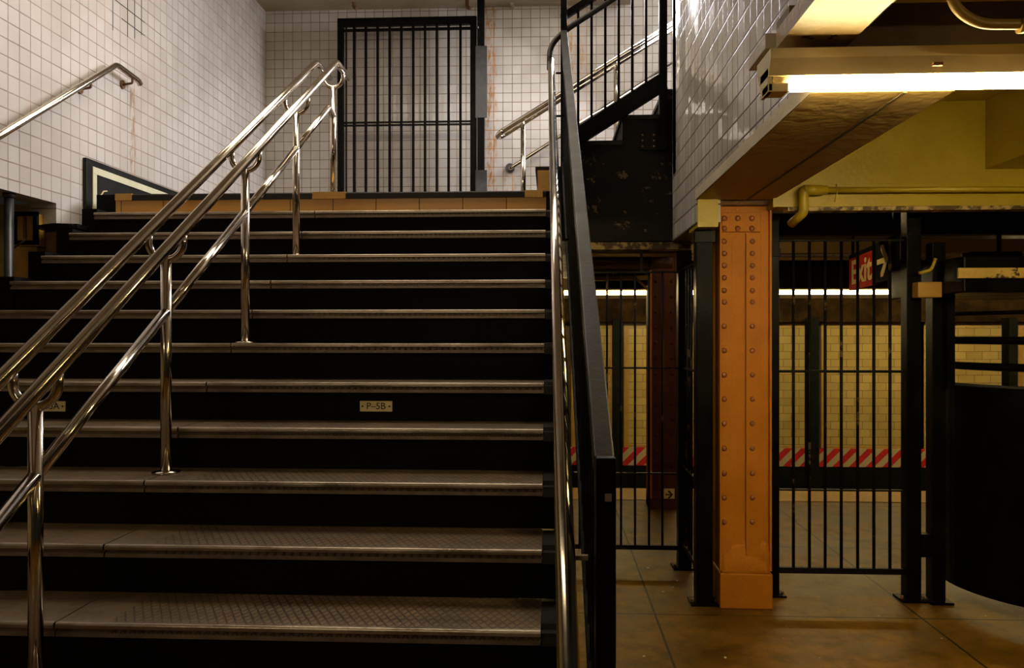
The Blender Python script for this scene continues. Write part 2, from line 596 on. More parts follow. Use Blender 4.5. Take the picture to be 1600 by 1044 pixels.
struct('floor', MB().box((-4.6, -4, -0.2), (7, 8.39, 0)), 'floor', 'stained brown concrete floor of the lower level', 'floor')
struct('floor', MB().box((-4.6, 8.39, -1.6), (9, 13.2, -1.4)), 'darkceil', 'dark track bed below the platform edge', 'floor')

# left tiled wall
wl = MB().prism([(-3.5, 2.50), (5.29, 2.50), (5.29, 2.34), (NY0 + 0.2, 2.34), (NY0 + 0.2, LAND - 0.3), (YB + 0.2, LAND - 0.3), (YB + 0.2, 6.2), (-3.5, 6.2)], 'X', XL - 0.18, XL)
struct('wall_left', wl, 'tile_left', 'white square tiled wall on the left of the stairs')
struct('wall_left', MB().box((-4.6, -4, 0), (-4.5, 9.5, 2.6)), 'plaster', 'old plaster wall in the gap left of the stairs')
struct('wall_back', MB().box((XL, YB, LAND - 0.3), (5.2, YB + 0.2, 6.6)), 'tile_back', 'white square tiled wall behind the barred gate')
wr = MB()
wr.box((XR, 2.62, 2.407), (XR + 0.14, 5.58, 6.2))
wr.box((XR, 4.68, 2.25), (XR + 0.14, 5.58, 2.407))
wr.box((XR, -3.5, 2.56), (XR + 0.14, 2.62, 6.2))
struct('wall_right', wr, 'tile_right', 'white tiled wall above the low soffit, glossy with grime')
struct('ceiling', MB().box((XL - 0.2, -3.5, 5.42), (XR + 0.1, YB + 0.1, 5.6)), 'beige', 'beige ceiling over the stairwell', 'ceiling')
# outer shell of the street stair on the right
struct('wall_front', MB().box((XR, 5.43, 2.7), (5.2, 5.56, 6.6)), 'beige', 'plain wall closing the upper flight at the front')

# ================================================================== LOWER STAIRCASE
st = thing('staircase', (-1.5, 1.6, 0), 'wide dark staircase with worn metal treads climbing to the landing', 'stairs')
prof = [(0.0, -0.006), (0.006, 0.0), (0.305, 0.0), (0.305, -0.045), (0.03, -0.045), (0.012, -0.045), (0.008, -0.041), (0.008, -0.029), (0.016, -0.026), (0.016, -0.021), (0.004, -0.018)]
for k in range(1, 15):
    y, z = nos(k)
    for (a, b) in ((SX0, -1.572), (-1.566, SX1)):
        tr = MB().prism([(y + p[0], z + p[1]) for p in prof], 'X', a, b).build('tread', 'tread', st)
        ns = [(y + 0.016, z + 0.0015)] + [(y + 0.008 + 0.0095 * math.cos(t), z - 0.008 + 0.0095 * math.sin(t)) for t in [PI / 2 + PI / 2 * q / 5 for q in range(6)]] + [(y - 0.0015, z - 0.016), (y + 0.016, z - 0.017)]
        MB().prism(ns, 'X', a, b).build('nosing', 'nosing', tr)
        MB().box((a, y + 0.004, z - 0.044), (b, y + 0.0075, z - 0.031)).build('lower_lip', 'lip', tr)
    MB().box((SX0 + 0.01, y + 0.03, z - RISE - 0.0), (0.021, y + 0.05, z - 0.045)).build('riser', 'riser', st)
    # dark end casting where the tread meets the stringer
    MB().prism([(y + 0.012, z - 0.05), (y + 0.02, z - 0.012), (y + 0.05, z - 0.012), (y + 0.06, z + 0.004), (y + 0.27, z + 0.004), (y + 0.27, z - 0.06)], 'X', SX1 + 0.002, SX1 + 0.05).build('tread_end', 'capgrey', st)
y0, z0 = nos(0)
# landing riser of ochre tiles and the landing nosing
MB().box((SX0 - 0.01, y0 + 0.012, LAND - RISE), (SX1, y0 + 0.05, LAND - 0.045)).build('riser', 'tile_riser', st)['label'] = 'riser faced with ochre tiles'
MB().prism([(y0 + p[0], z0 + p[1]) for p in ((0, -0.045), (0, -0.008), (0.008, 0.0), (0.12, 0), (0.12, -0.045))], 'X', SX0, SX1).build('nosing', 'capgrey', st)
for (a, b) in ((180, 206), (488, 540), (820, 848)):
    xa, xb = X_(a, y0), X_(b, y0)
    MB().box((xa, y0 - 0.003, LAND - 0.046), (xb, y0 + 0.10, LAND + 0.003)).build('nosing_patch', 'ochre', st)
# stringers
sl = RISE / RUN


def stringer(xa, xb, off_top, mat='riser'):
    yb_, zb_ = nos(15)
    MB().prism([(yb_, 0.002), (NY0 + 0.02, 0.002), (NY0 + 0.02, LAND - 0.02), (NY0, LAND - 0.02 + 0.0), (yb_, 0.0 + off_top)], 'X', xa, xb).build('stringer', mat, st)


stringer(0.022, 0.07, 0.06)
# left stringer: low black curb that steps with the treads
for k in range(1, 5):
    y, z = nos(k)
    MB().box((SX0 - 0.10, y + 0.03, z - 0.5), (SX0 + 0.005, y + RUN + 0.03, z + 0.03)).build('stringer', 'riser', st)
MB().box((SX0 - 0.2, 1.0, 0.002), (SX0 - 0.001, NY0 - RUN * 4 + 0.02, 0.55)).build('stringer', 'riser', st)

MB().box((-3.23, NY0 + 0.012, 2.2), (SX0 - 0.012, NY0 + 0.049, LAND - 0.002)).build('curb_end', 'riser', st)
MB().box((XL + 0.035, 5.30, 1.8), (SX0 + 0.004, 5.55, 2.335)).build('stringer', 'riser', st)
# landing slab and its front edge on the right
struct('landing', MB().box((-3.23, NY0 + 0.05, LAND - 0.30), (-0.05, YB, LAND - 0.001)), 'darkceil', 'concrete landing at the top of the stairs', 'landing')
sl_ = MB().box((-0.05, NY0 + 0.03, 2.255), (1.02, YB, LAND - 0.03))
struct('landing', sl_, 'blackworn', 'black painted edge of the landing slab beside the stairs', 'landing')

# ================================================================== UPPER FLIGHT
us = thing('staircase', (0.0, 7.4, LAND), 'black painted upper stair flight seen from its side, rising to the right', 'stairs')
URUN, URISE = 0.295, 0.176
UX0 = -0.09
UY0 = 5.60
NU = 12
pts = [(UX0, LAND)]
for i in range(NU):
    pts += [(UX0 + URUN * i, LAND + URISE * (i + 1)), (UX0 + URUN * (i + 1), LAND + URISE * (i + 1))]
pts += [(UX0 + URUN * NU, LAND)]
side = [(UX0 + 0.0, LAND - 0.03)] + pts[1:-1] + [(UX0 + URUN * NU, 2.725), (1.018, 2.725), (1.018, LAND - 0.03)]
MB().prism(side, 'Y', UY0, UY0 + 0.06).build('side_plate', 'blackworn', us)
for i in range(NU):
    xa = UX0 + URUN * i
    z = LAND + URISE * (i + 1)
    MB().box((xa - 0.015, UY0 - 0.012, z - 0.03), (xa + URUN - 0.002, YB - 0.01, z)).build('tread', 'capgrey', us)
    MB().box((xa, UY0 + 0.06, z - URISE), (xa + 0.02, YB - 0.01, z - 0.03)).build('riser', 'ochre' if i == 0 else 'riser', us)
MB().box((X_(840, 5.56), 5.56, LAND), (X_(859, 5.56), 5.585, Z_(266, 5.56))).build('end_block', 'ochre', us)['label'] = 'ochre painted block at the foot of the flight'
# riveted patch plate
pp = MB()
a, b_ = at(1000, 205, Y=UY0 - 0.012), at(1026, 234, Y=UY0 - 0.012)
pp.box((a.x, UY0 - 0.01, b_.z), (b_.x, UY0, a.z))
plate = pp.build('patch_plate', 'blackworn', us)
for px in (1004, 1022):
    for py in (211, 220, 229):
        c = at(px, py, Y=UY0 - 0.011)
        MB().ball(c, 0.008, 0.6).build('rivet', 'rust', plate)

# ================================================================== CENTRE HANDRAIL
hr = thing('stair_handrail', (-1.57, 5.72, LAND), 'stainless steel centre handrail with twin top tubes and five posts on the stairs', 'handrail')
PX = -1.57
postY = [2.37, 3.20, 4.05, 4.875, 5.72]
postStep = [12, 9, 6, 3, 0]
DX = 0.072
R1 = 0.0235
RS = 0.632
ZP2 = EYE + 0.424     # rail height at the second post


def rz(y):
    return min(ZP2 + RS * (y - 3.20), EYE + 1.905)


ypk = 3.20 + (EYE + 1.905 - ZP2) / RS
for s in (-1, 1):
    x = PX + s * DX
    pts = [(x, 0.9, ZP2 + RS * (0.9 - 3.20)), (x, ypk, EYE + 1.905), (x, ypk + 0.34, EYE + 1.905), (x, ypk + 0.34, EYE + 1.905 - 0.0)]
    MB().tube(fillet(pts[:3], 0.035), R1, 20).build('top_rail', 'steel', hr)


def lz(y):
    return EYE + 0.092 + 0.63 * (y - 3.20)


for i, y in enumerate(postY):
    zt = rz(y) - 0.115
    zb = nos(postStep[i])[1] if postStep[i] else LAND
    p = MB().tube([(PX, y, zb), (PX, y, zt)], 0.0215, 18).build('post', 'steel', hr)
    MB().tube([(PX, y, zb), (PX, y, zb + 0.006), (PX, y, zb + 0.012)], [0.055, 0.055, 0.024], 20).build('base_flange', 'steel', p)
    # U bracket
    up = [Vector((PX + math.cos(t) * DX, y, zt + DX * 0.92 + math.sin(t) * DX)) for t in [PI + PI * k / 14 for k in range(15)]]
    up = [Vector((PX - DX, y, rz(y) - 0.01))] + up + [Vector((PX + DX, y, rz(y) - 0.01))]
    MB().tube(up, 0.015, 12).build('bracket', 'steel', hr)
segs = [0.9] + postY
for i in range(len(segs) - 1):
    a, b_ = segs[i] + (0.0 if i else 0), segs[i + 1]
    if i == 4:
        yy = 5.60
        pts = fillet([(PX, a, lz(a)), (PX, yy, lz(yy)), (PX, b_, lz(yy) - 0.03)], 0.02)
    else:
        pts = [(PX, a, lz(a)), (PX, b_, lz(b_))]
    MB().tube(pts, 0.021, 16).build('lower_rail', 'steel', hr)

# blackened joints high on the left wall
ck = MB()
gy, gz = _p.y, _p.z
for (u0, v0, u1, v1) in ((180, 0, 180, 50), (200, -10, 200, 58), (210, -10, 210, 60), (221, -5, 221, 55)):
    a = at(u0, v0, X=XL); b = at(u1, v1, X=XL)
    yj = gy + round((a.y - gy) / T) * T
    ck.box((XL + 0.0005, yj - 0.003, b.z), (XL + 0.0025, yj + 0.003, a.z))
for (u0, v0, u1, v1) in ((178, -4, 226, 34), (190, 30, 226, 58)):
    a = at(u0, v0, X=XL); b = at(u1, v1, X=XL)
    zj = gz + round(((a.z + b.z) / 2 - gz) / T) * T
    ck.box((XL + 0.0005, a.y, zj - 0.003), (XL + 0.0025, b.y, zj + 0.003))
tag(ck.build('joint_stain', 'ink'), 'blackened tile joints high on the left wall above the wall handrail', 'stain')

# ================================================================== LEFT WALL HANDRAIL
wh = thing('wall_handrail', (XL, 5.9, 3.4), 'stainless steel handrail mounted on the left tiled wall', 'handrail')
xw = XL + 0.085
p0 = at(-60, 248, X=xw)
p1 = at(182, 101, X=xw)
p2 = at(216, 126, X=xw)
p0 = p1 + (p0 - p1) * 2.2
rr = MB().tube(fillet([p0, p1, p2, p2 + Vector((-0.0, 0.03, -0.02))], 0.04), 0.022, 20).build('rail', 'steel', wh)
for c in (at(142, 127, X=xw), at(207, 121, X=xw)):
    b = MB()
    b.tube(fillet([c + Vector((0, 0, -0.015)), c + Vector((0, 0, -0.045)), c + Vector((-0.075, 0, -0.055))], 0.02), 0.009, 10)
    b.tube([c + Vector((-0.084, 0, -0.055)), c + Vector((-0.072, 0, -0.055))], 0.033, 16)
    b.build('bracket', 'rust', wh)

# ================================================================== RIGHT HANDRAIL (stairs, turning up the upper flight)
rh = thing('side_handrail', (0.03, 1.6, 0), 'stainless handrail along the right edge of the stairs that turns up the upper flight', 'handrail')
pa = Vector((0.036, 1.15, EYE + 1.86 - 0.625 * (5.45 - 1.15)))
pb = Vector((0.004, 5.45, EYE + 1.86))
MB().tube([pa, pb], 0.0215, 20).build('rail', 'steel', rh)
q0 = at(859, 97, Y=5.45)
q1 = at(859, 72, Y=5.50)
q2 = at(882, 48, Y=5.53)
q3 = at(960, -2, Y=5.53)
q4 = at(1020, -41, Y=5.53)
MB().tube(fillet([q0 + Vector((0, 0, -0.05)), q1, q2, q4], 0.10, 8), 0.0195, 18).build('bend', 'capgrey', rh)['label'] = 'dark painted bend rising up the upper flight'

# ================================================================== BLACK GUARD RAILING ALONG THE STAIRS
gr = thing('stair_railing', (0.118, 1.74, 0), 'black steel guard railing with a sloping top rail down the right side of the stairs', 'railing')
ga = Vector((0.116, 1.74, EYE - 0.285))
gb = Vector((0.092, 5.50, EYE + 2.06))
MB().bar(ga, gb, 0.044, 0.05).build('top_rail', 'capgrey', gr, bev=0.004)
MB().bar(ga + Vector((0, 0, -0.84)), gb + Vector((0, 0, -0.90)), 0.03, 0.05).build('bottom_rail', 'black', gr)
MB().box((0.096, 1.70, 0.001), (0.139, 1.76, EYE - 0.262)).build('newel_post', 'black', gr, bev=0.004)
MB().box((0.070, 5.50, LAND - 0.32), (0.115, 5.535, 6.0)).build('newel_post', 'black', gr, bev=0.003)
n = 38
for i in range(1, n):
    t = i / n
    a = ga.lerp(gb, t)
    MB().box((a.x - 0.009, a.y - 0.009, a.z - 0.84), (a.x + 0.009, a.y + 0.009, a.z - 0.02)).build('bar', 'black', gr)
for (px, py, yy) in ((875, 115, 5.2), (876, 182, 4.7), (884, 375, 3.55), (911, 870, 1.75)):
    c = Vector((0.06, yy, EYE + (522 - py) / F * yy))
    MB().bar((0.036, yy, c.z), (0.082, yy, c.z), 0.012, 0.010).build('bracket', 'lip' if py > 800 else 'black', gr)
lt = at(947, 778, Y=1.694)
MB().box((0.115, 1.694, lt.z - 0.008), (0.129, 1.70, lt.z + 0.008)).build('latch', 'lip', gr)

# ================================================================== GUARD RAILING OF THE UPPER FLIGHT
ug = thing('stair_railing', (0.5, 5.56, LAND), 'black picket railing on the edge of the upper flight, sloping up to the right', 'railing')
YG = 5.57
tr0, tr1 = at(878, 28, Y=YG), at(1036, -75, Y=YG)
MB().bar(tr0, tr1, 0.04, 0.045).build('top_rail', 'black', ug)
br0, br1 = at(892, 221, Y=YG), at(1036, 128, Y=YG)
MB().bar(br0, br1, 0.04, 0.115).build('bottom_rail', 'black', ug)
for px in (903.5, 924.5, 946, 967, 988, 1009.5):
    t = (px - 878) / (1036 - 878)
    top = tr0.lerp(tr1, t)
    t2 = (px - 892) / (1036 - 892)
    bot = br0.lerp(br1, t2)
    MB().box((top.x - 0.0085, YG - 0.009, bot.z), (top.x + 0.0085, YG + 0.009, top.z)).build('bar', 'black', ug)
a, b_ = at(1030, 235, Y=YG - 0.02), at(1042.5, -60, Y=YG - 0.02)
MB().box((a.x, YG - 0.03, a.z), (b_.x, YG + 0.02, b_.z)).build('end_post', 'black', ug, bev=0.003)

# ================================================================== TWIN HANDRAIL OF THE UPPER FLIGHT
uh = thing('stair_handrail', (X_(817, 7.45), 7.45, LAND), 'stainless steel twin-tube handrail in the middle of the upper flight', 'handrail')
us_sl = URISE / URUN
for yy, dy in ((7.38, 0), (7.54, 0)):
    e0 = at(787, 207, Y=7.45)
    e1 = at(1062, 34, Y=7.45)
    MB().tube([(e0.x, yy, e0.z), (e1.x, yy, e1.z)], 0.0235, 16).build('top_rail', 'steel', uh)
e0 = at(787, 207, Y=7.45)
MB().tube([Vector((e0.x - 0.055 * math.sin(t), 7.46 - 0.08 * math.cos(t), e0.z - 0.035 * math.sin(t))) for t in [PI * k / 10 for k in range(11)]], 0.0235, 16).build('end_loop', 'steel', uh)
for px in (817.5, 963):
    c = at(px, 187 - (px - 817.5) * 0.63 + 6, Y=7.46)
    zfoot = LAND if px < 900 else LAND + URISE * 2
    MB().tube([(c.x, 7.46, zfoot), (c.x, 7.46, c.z - 0.03)], 0.024, 16).build('post', 'steel', uh)
    MB().tube([(c.x, 7.39, c.z), (c.x, 7.41, c.z - 0.045), (c.x, 7.46, c.z - 0.07), (c.x, 7.51, c.z - 0.045), (c.x, 7.53, c.z)], 0.013, 10).build('bracket', 'steel', uh)

bh = thing('wall_handrail', (X_(797, YB), YB, 3.5), 'stainless steel handrail fixed to the back tiled wall beside the upper flight', 'handrail')
c0 = at(797, 263, Y=YB)
c1 = at(801, 262, Y=YB - 0.1)
c2 = at(1062, 92, Y=YB - 0.1)
MB().tube(fillet([c0, c1 + Vector((-0.03, 0, -0.01)), c2], 0.06), 0.022, 16).build('rail', 'steel', bh)
MB().tube([(c0.x, YB - 0.002, c0.z), (c0.x, YB - 0.02, c0.z)], 0.055, 20).build('wall_flange', 'greysteel', bh)
for px in (905, 1010):
    c = at(px, 262 - (px - 801) * 0.651, Y=YB - 0.1)
    MB().tube([c + Vector((0, 0, -0.02)), c + Vector((0, 0.02, -0.06)), c + Vector((0, 0.098, -0.07))], 0.01, 10).build('bracket', 'steel', bh)

# ================================================================== BARRED GATE
gt = thing('barred_gate', (X_(636, 9.05), 9.05, LAND), 'black barred steel gate standing against the back wall of the landing', 'gate')
YGT = 9.05
ztop = Z_(28, YGT, 636)
fr = MB()
xa, xb, xc, xd = X_(528, YGT), X_(537.5, YGT), X_(735, YGT), X_(745, YGT)
fr.box((xa, YGT - 0.03, LAND), (xb, YGT + 0.03, ztop))
fr.box((xc, YGT - 0.03, LAND), (xd, YGT + 0.03, ztop))
fr.box((xb, YGT - 0.03, ztop - 0.09), (xc, YGT + 0.03, ztop))
fr.build('gate_frame', 'black', gt, bev=0.004)
MB().box((xb, YGT - 0.012, Z_(44, YGT)), (xc, YGT + 0.012, Z_(40, YGT))).build('cross_bar', 'black', gt)
for py in (188, 192.5):
    z = Z_(py, YGT)
    MB().box((xb, YGT - 0.02, z - 0.007), (xc, YGT + 0.02, z + 0.007)).build('cross_bar', 'black', gt)
for px in (541, 553.5, 571.7, 590.2, 609, 627.2, 645.7, 664.2, 682.6, 701, 719.5):
    x = X_(px, YGT)
    wd = 0.014 if px != 541 else 0.007
    MB().box((x - wd, YGT - 0.014, LAND + 0.04), (x + wd, YGT + 0.014, ztop - 0.09)).build('bar', 'black', gt)
ch = MB()
for i in range(6):
    c = at(747 + (i % 2) * 1.5, 187 + i * 4.3, Y=YGT - 0.06)
    rr_ = 0.016
    ax = (1, 0, 0) if i % 2 else (0.3, 1, 0)
    A = Vector(ax).normalized()
    ring = [c + A * math.cos(t) * rr_ * 0.7 + Vector((0, 0, 1)) * math.sin(t) * rr_ * 1.3 for t in [2 * PI * k / 12 for k in range(13)]]
    ch.tube(ring, 0.004, 6, cap=False)
tag(ch.build('chain', 'greysteel'), 'short steel chain hanging from the latch side of the barred gate', 'chain')

cp = thing('steel_post', (X_(751, 8.95), 8.95, LAND), 'dark steel channel post with bolted plates right of the barred gate', 'post')
YC = 8.98
MB().box((X_(746, YC), YC - 0.03, LAND), (X_(757, YC), YC + 0.05, 5.42)).build('channel', 'black', cp, bev=0.003)
MB().box((X_(743, YC - .04), YC - 0.045, Z_(184, YC)), (X_(761, YC - .04), YC - 0.032, Z_(72, YC))).build('cover_plate', 'greysteel', cp)
MB().box((X_(743, YC - .04), YC - 0.045, LAND + 0.005), (X_(761, YC - .04), YC - 0.032, Z_(266, YC))).build('cover_plate', 'greysteel', cp)
MB().ball(at(746, 43, Y=YC - 0.04), 0.018).build('bolt', 'greysteel', cp)

# pipe high on the back wall
pi_ = thing('ceiling_pipe', (X_(640, 9.2), 9.2, 5.3), 'painted conduit running along the top of the back wall', 'pipe')
g0 = at(412, -3, Y=9.0); g1 = at(424, 6, Y=9.18); g2 = at(745, 3, Y=9.2); g3 = at(880, 1, Y=9.2)
MB().tube(fillet([g0, g1, g2, g3], 0.1), 0.02, 12).build('conduit', 'beige', pi_)
for px in (502, 553, 615, 730, 800):
    c = at(px, 5, Y=9.2)
    MB().box((c.x - 0.02, 9.17, c.z - 0.03), (c.x + 0.02, 9.3, c.z + 0.04)).build('clip', 'beige', pi_)
for px in (553, 730):
    c = at(px, 10, Y=9.1)
    h = thing('ceiling_hook', c, 'dark metal stub under the ceiling pipe, %s' % ('left of the gate' if px < 600 else 'above the right edge of the gate'), 'hook')
    MB().tube(fillet([c + Vector((0, 0, 0.08)), c + Vector((0, 0, -0.01)), c + Vector((0.04, -0.02, -0.03))], 0.03), 0.022, 12).build('stub', 'rust', h)

# ================================================================== BLACK BOARD ON LEFT WALL
bd = thing('notice_board', (XL, 6.6, 2.7), 'black board with cream border strip on the left tiled wall above the stair head', 'board')
tl = at(129, 246, X=XL)
MB().box((XL + 0.001, tl.y, 2.28), (XL + 0.03, tl.y + 1.75, tl.z)).build('panel', 'board', bd, bev=0.004)
xb_ = XL + 0.031
i0 = tl.y + 0.07
MB().box((xb_, i0, tl.z - 0.66), (xb_ + 0.006, i0 + 0.05, tl.z - 0.101)).build('border_strip', 'cream', bd)
MB().box((xb_, i0, tl.z - 0.10), (xb_ + 0.006, i0 + 1.6, tl.z - 0.05)).build('border_strip', 'cream', bd)
scr = [at(153, 327, X=xb_ + 0.001), at(153, 318, X=xb_ + 0.001), at(157, 306, X=xb_ + 0.001), at(162, 299, X=xb_ + 0.001), at(167, 299, X=xb_ + 0.001)]
MB().tube(scr, 0.006, 6).build('scratch', 'plate', bd)

# ================================================================== RECESS LEFT OF THE STAIRS
YR = 5.44
rc = MB().box((-4.5, YR, 0), (XL - 0.185, YR + 0.1, 2.52))
struct('wall_recess', rc, 'plaster', 'crumbling yellow plaster wall in the recess below the left tiles')
cb1 = thing('utility_cabinet', at(40, 400, Y=5.2), 'ochre utility cabinet with dark frame in the recess left of the stairs', 'cabinet')
a, b_ = at(21, 334, Y=5.22), at(58, 384, Y=5.22)
MB().box((a.x, 5.24, b_.z), (b_.x, 5.42, a.z)).build('body', 'ochre', cb1)
f_ = MB()
for (u0, v0, u1, v1) in ((20, 331, 58, 337), (20, 376, 58, 382), (20, 331, 24, 382), (52, 331, 58, 382)):
    p, q = at(u0, v0, Y=5.22), at(u1, v1, Y=5.22)
    f_.box((p.x, 5.215, q.z), (q.x, 5.24, p.z))
f_.build('frame', 'black', cb1)
p, q = at(36, 338, Y=5.22), at(39, 372, Y=5.22)
MB().box((p.x, 5.22, q.z), (q.x, 5.24, p.z)).build('hinge', 'rust', cb1)
p, q = at(18, 386, Y=5.25), at(56, 437, Y=5.25)
lw = MB().box((p.x, 5.26, q.z - 0.5), (q.x, 5.42, p.z))
tag(lw.build('base_block', 'ochre'), 'ochre painted block below the utility cabinet', 'block')
p, q = at(27, 402, Y=5.23), at(31, 436, Y=5.23)
lv = thing('lever', at(28, 385, Y=5.1), 'thin steel lever in front of the utility cabinet', 'lever')
MB().tube([at(20, 389, Y=5.1), at(39, 375, Y=5.1)], 0.006, 8).build('rod', 'greysteel', lv)
MB().tube([at(39, 375, Y=5.1), at(38, 375, Y=5.22)], 0.006, 8).build('pivot', 'greysteel', lv)
# vertical pipe
vp = thing('drain_pipe', (X_(14, 4.9), 4.9, 0), 'dark vertical pipe in the recess at the far left', 'pipe')
c = at(14, 400, Y=4.9)
MB().tube([(c.x, 4.9, 0.0), (c.x, 4.9, Z_(303, 4.9, 14))], 0.028, 16).build('pipe', 'greysteel', vp)
MB().tube([(c.x, 4.9, Z_(309, 4.9, 14)), (c.x, 4.9, Z_(300, 4.9, 14))], 0.036, 16).build('collar', 'greysteel', vp)
cy = at(76, 380, Y=5.2)
MBc = MB().tube([(cy.x - 0.01, 5.30, Z_(400, 5.2, 76)), (cy.x - 0.01, 5.30, Z_(356, 5.2, 76))], 0.062, 20)
tag(MBc.build('standpipe', 'rust'), 'short dark drum standing between the cabinet and the stair edge', 'drum')
p, q = at(62, 352, Y=5.2), at(128, 360, Y=5.2)
st2 = MB().prism([(p.x, p.z - 0.03), (q.x, 2.34 - 0.03), (q.x, 2.34), (p.x + 0.12, 2.345), (p.x, 2.33)], 'Y', 5.15, 5.29)
tag(st2.build('stone_ledge', 'blackworn'), 'dark broken ledge under the left tiled wall', 'ledge')

# ================================================================== NUMBER PLATES ON THE RISERS
yr7, z7 = nos(7)


def number_plate(pxc, txt, label):
    c = at(pxc, 635, Y=yr7 + 0.026)
    o = thing('number_plate', (c.x, yr7 + 0.026, c.z), label, 'sign')
    MB().box((c.x - 0.074, yr7 + 0.026, c.z - 0.0235), (c.x + 0.074, yr7 + 0.0298, c.z + 0.0235)).build('plate', 'plate', o)
    me = text_mesh(txt, 0.043, 0.0004, 0.0002)
    me.materials.append(M['ink'])
    t = bpy.data.objects.new('lettering', me)
    COL.objects.link(t)
    t.parent = o
    t.location = (0, -0.0006, 0)
    t.rotation_euler = (PI / 2, 0, 0)
    for s in (-1, 1):
        MB().tube([(c.x + s * 0.062, yr7 + 0.027, c.z), (c.x + s * 0.062, yr7 + 0.0245, c.z)], 0.0045, 10).build('screw', 'ink', o)


number_plate(587.5, 'P\u20135B', 'small brass plate reading P-5B on the stair riser')
number_plate(77.5, 'P\u20135A', 'small brass plate reading P-5A behind the nearest handrail post')

# ================================================================== RIGHT: BEAMS, SOFFIT, CEILING
ZS = EYE + 0.797
bx = MB().box((1.01, 2.62, ZS - 0.02), (X_(1207, 4.72), 4.69, ZS + 0.10))
bx.box((XR, 2.62, ZS - 0.02), (1.01, 4.69, ZS - 0.001))
struct('trim_11', MB().box((XR - 0.005, 2.62, ZS - 0.019), (XR - 0.001, 4.69, ZS + 0.035)), 'beige', 'grey beaded edge strip along the bottom of the right tiled wall', 'trim')
struct('trim_1', bx, 'tan', 'tan painted soffit of the low beam under the tiled wall', 'beam')
struct('trim_2', MB().box((1.13, 2.62, ZS - 0.024), (1.142, 4.69, ZS - 0.019)), 'darkceil', 'dark joint along the tan soffit', 'seam')
ZC = EYE + 1.32
struct('ceiling', MB().box((1.0, 2.66, ZC), (7, 4.66, ZC + 0.15)), 'yellow', 'yellow painted ceiling behind the fluorescent lamp', 'ceiling')
struct('wall_fascia', MB().box((1.02, 4.645, EYE + 0.84), (7, 4.78, ZC)), 'yellow', 'yellow painted wall face above the cross beam behind the lamp')
# transverse yellow beam over the fence
YBM = 4.64
struct('trim_3', MB().box((X_(1208, YBM), YBM, Z_(322, YBM, 1400)), (7, YBM + 0.14, EYE + 0.855)), 'yellow', 'yellow cross beam above the fence', 'beam')
struct('trim_4', MB().box((X_(1232, YBM), YBM + 0.01, Z_(328, YBM, 1400)), (7, YBM + 0.10, Z_(321, YBM, 1400))), 'peel', 'peeling painted lower edge of the yellow cross beam', 'trim')
p, q = at(1089, 311, Y=4.70), at(1122, 356, Y=4.70)
struct('trim_5', MB().box((XR + 0.006, 4.655, q.z), (X_(1122, 4.66), 4.95, ZS - 0.021)), 'yellow', 'yellow block where the beam meets the column', 'block')
struct('trim_6', MB().box((q.x + 0.002, 4.72, ZS - 0.045), (X_(1232, 4.7), 4.95, ZS - 0.002)), 'rust', 'rust brown plate over the column head', 'plate')
# box added to imitate a shadow, as a bulkhead at right
struct('trim_7', MB().box((X_(1546, 4.60), 3.2, Z_(262, 4.60, 1546)), (4.2, 4.64, ZC - 0.001)), 'yellow', 'added yellow bulkhead under the ceiling at the right', 'shadow_box')

# near beams over the lamp
NB = EYE + 0.886
struct('trim_8', MB().box((0.70, -1.5, NB), (0.912, 2.52, NB + 0.055)), 'goldbeam', 'cream painted beam soffit lit by the lamp', 'beam')
hb = thing('hanger_block', (0.70, 2.68, EYE + 0.94), 'grey beam end stub beside the lamp against the tiled wall', 'bracket')
MB().box((0.688, 2.60, EYE + 0.915), (0.842, 2.82, EYE + 0.965)).build('stub', 'beige', hb, bev=0.003)
struct('trim_9', MB().box((0.74, 2.52, EYE + 0.880), (7, 2.66, EYE + 1.02)), 'darkceil', 'chipped yellow cross beam carrying the lamp', 'beam')
struct('ceiling', MB().box((0.90, -3.5, EYE + 1.22), (7, 2.66, EYE + 1.4)), 'rustdark', 'sooty ceiling recess above the cream beam', 'ceiling')
struct('trim_10', MB().box((0.914, 2.1, EYE + 0.98), (7, 2.2, EYE + 1.21)), 'rustdark', 'dark steel cross member in the ceiling recess', 'beam')
# black scuffs under the cream beam
for (px, py, r0) in ((1258, 58, 0.016), (1268, 60, 0.012), (1297, 60, 0.010), (1304, 56, 0.012)):
    c = at(px, py, Z=NB - 0.0006)
    bm = MB()
    ring = []
    for k in range(14):
        t = 2 * PI * k / 14
        rr_ = r0 * random.uniform(0.5, 1.3)
        ring.append((c.x + math.cos(t) * rr_, c.y + math.sin(t) * rr_ * 0.8))
    bm.prism(ring, 'Z', NB - 0.0006, NB + 0.002)
    tag(bm.build('paint_chip', 'ink'), 'black chipped spot on the underside of the cream beam', 'stain', 'chipped spots on the cream beam')

# conduit loop at upper right
cl = thing('ceiling_conduit', (1.5, 2.3, 2.6), 'cream conduit bending under the dark ceiling at the upper right corner', 'pipe')
MB().tube(fillet([at(1484, -30, Y=2.3), at(1490, 12, Y=2.3), at(1528, 38, Y=2.3), at(3200, 42, Y=2.3)], 0.09, 8), 0.0145, 14).build('pipe', 'goldbeam', cl)
MB().tube([at(1592, 41, Y=2.3), at(1600, 41, Y=2.3)], 0.020, 14).build('coupling', 'goldbeam', cl)

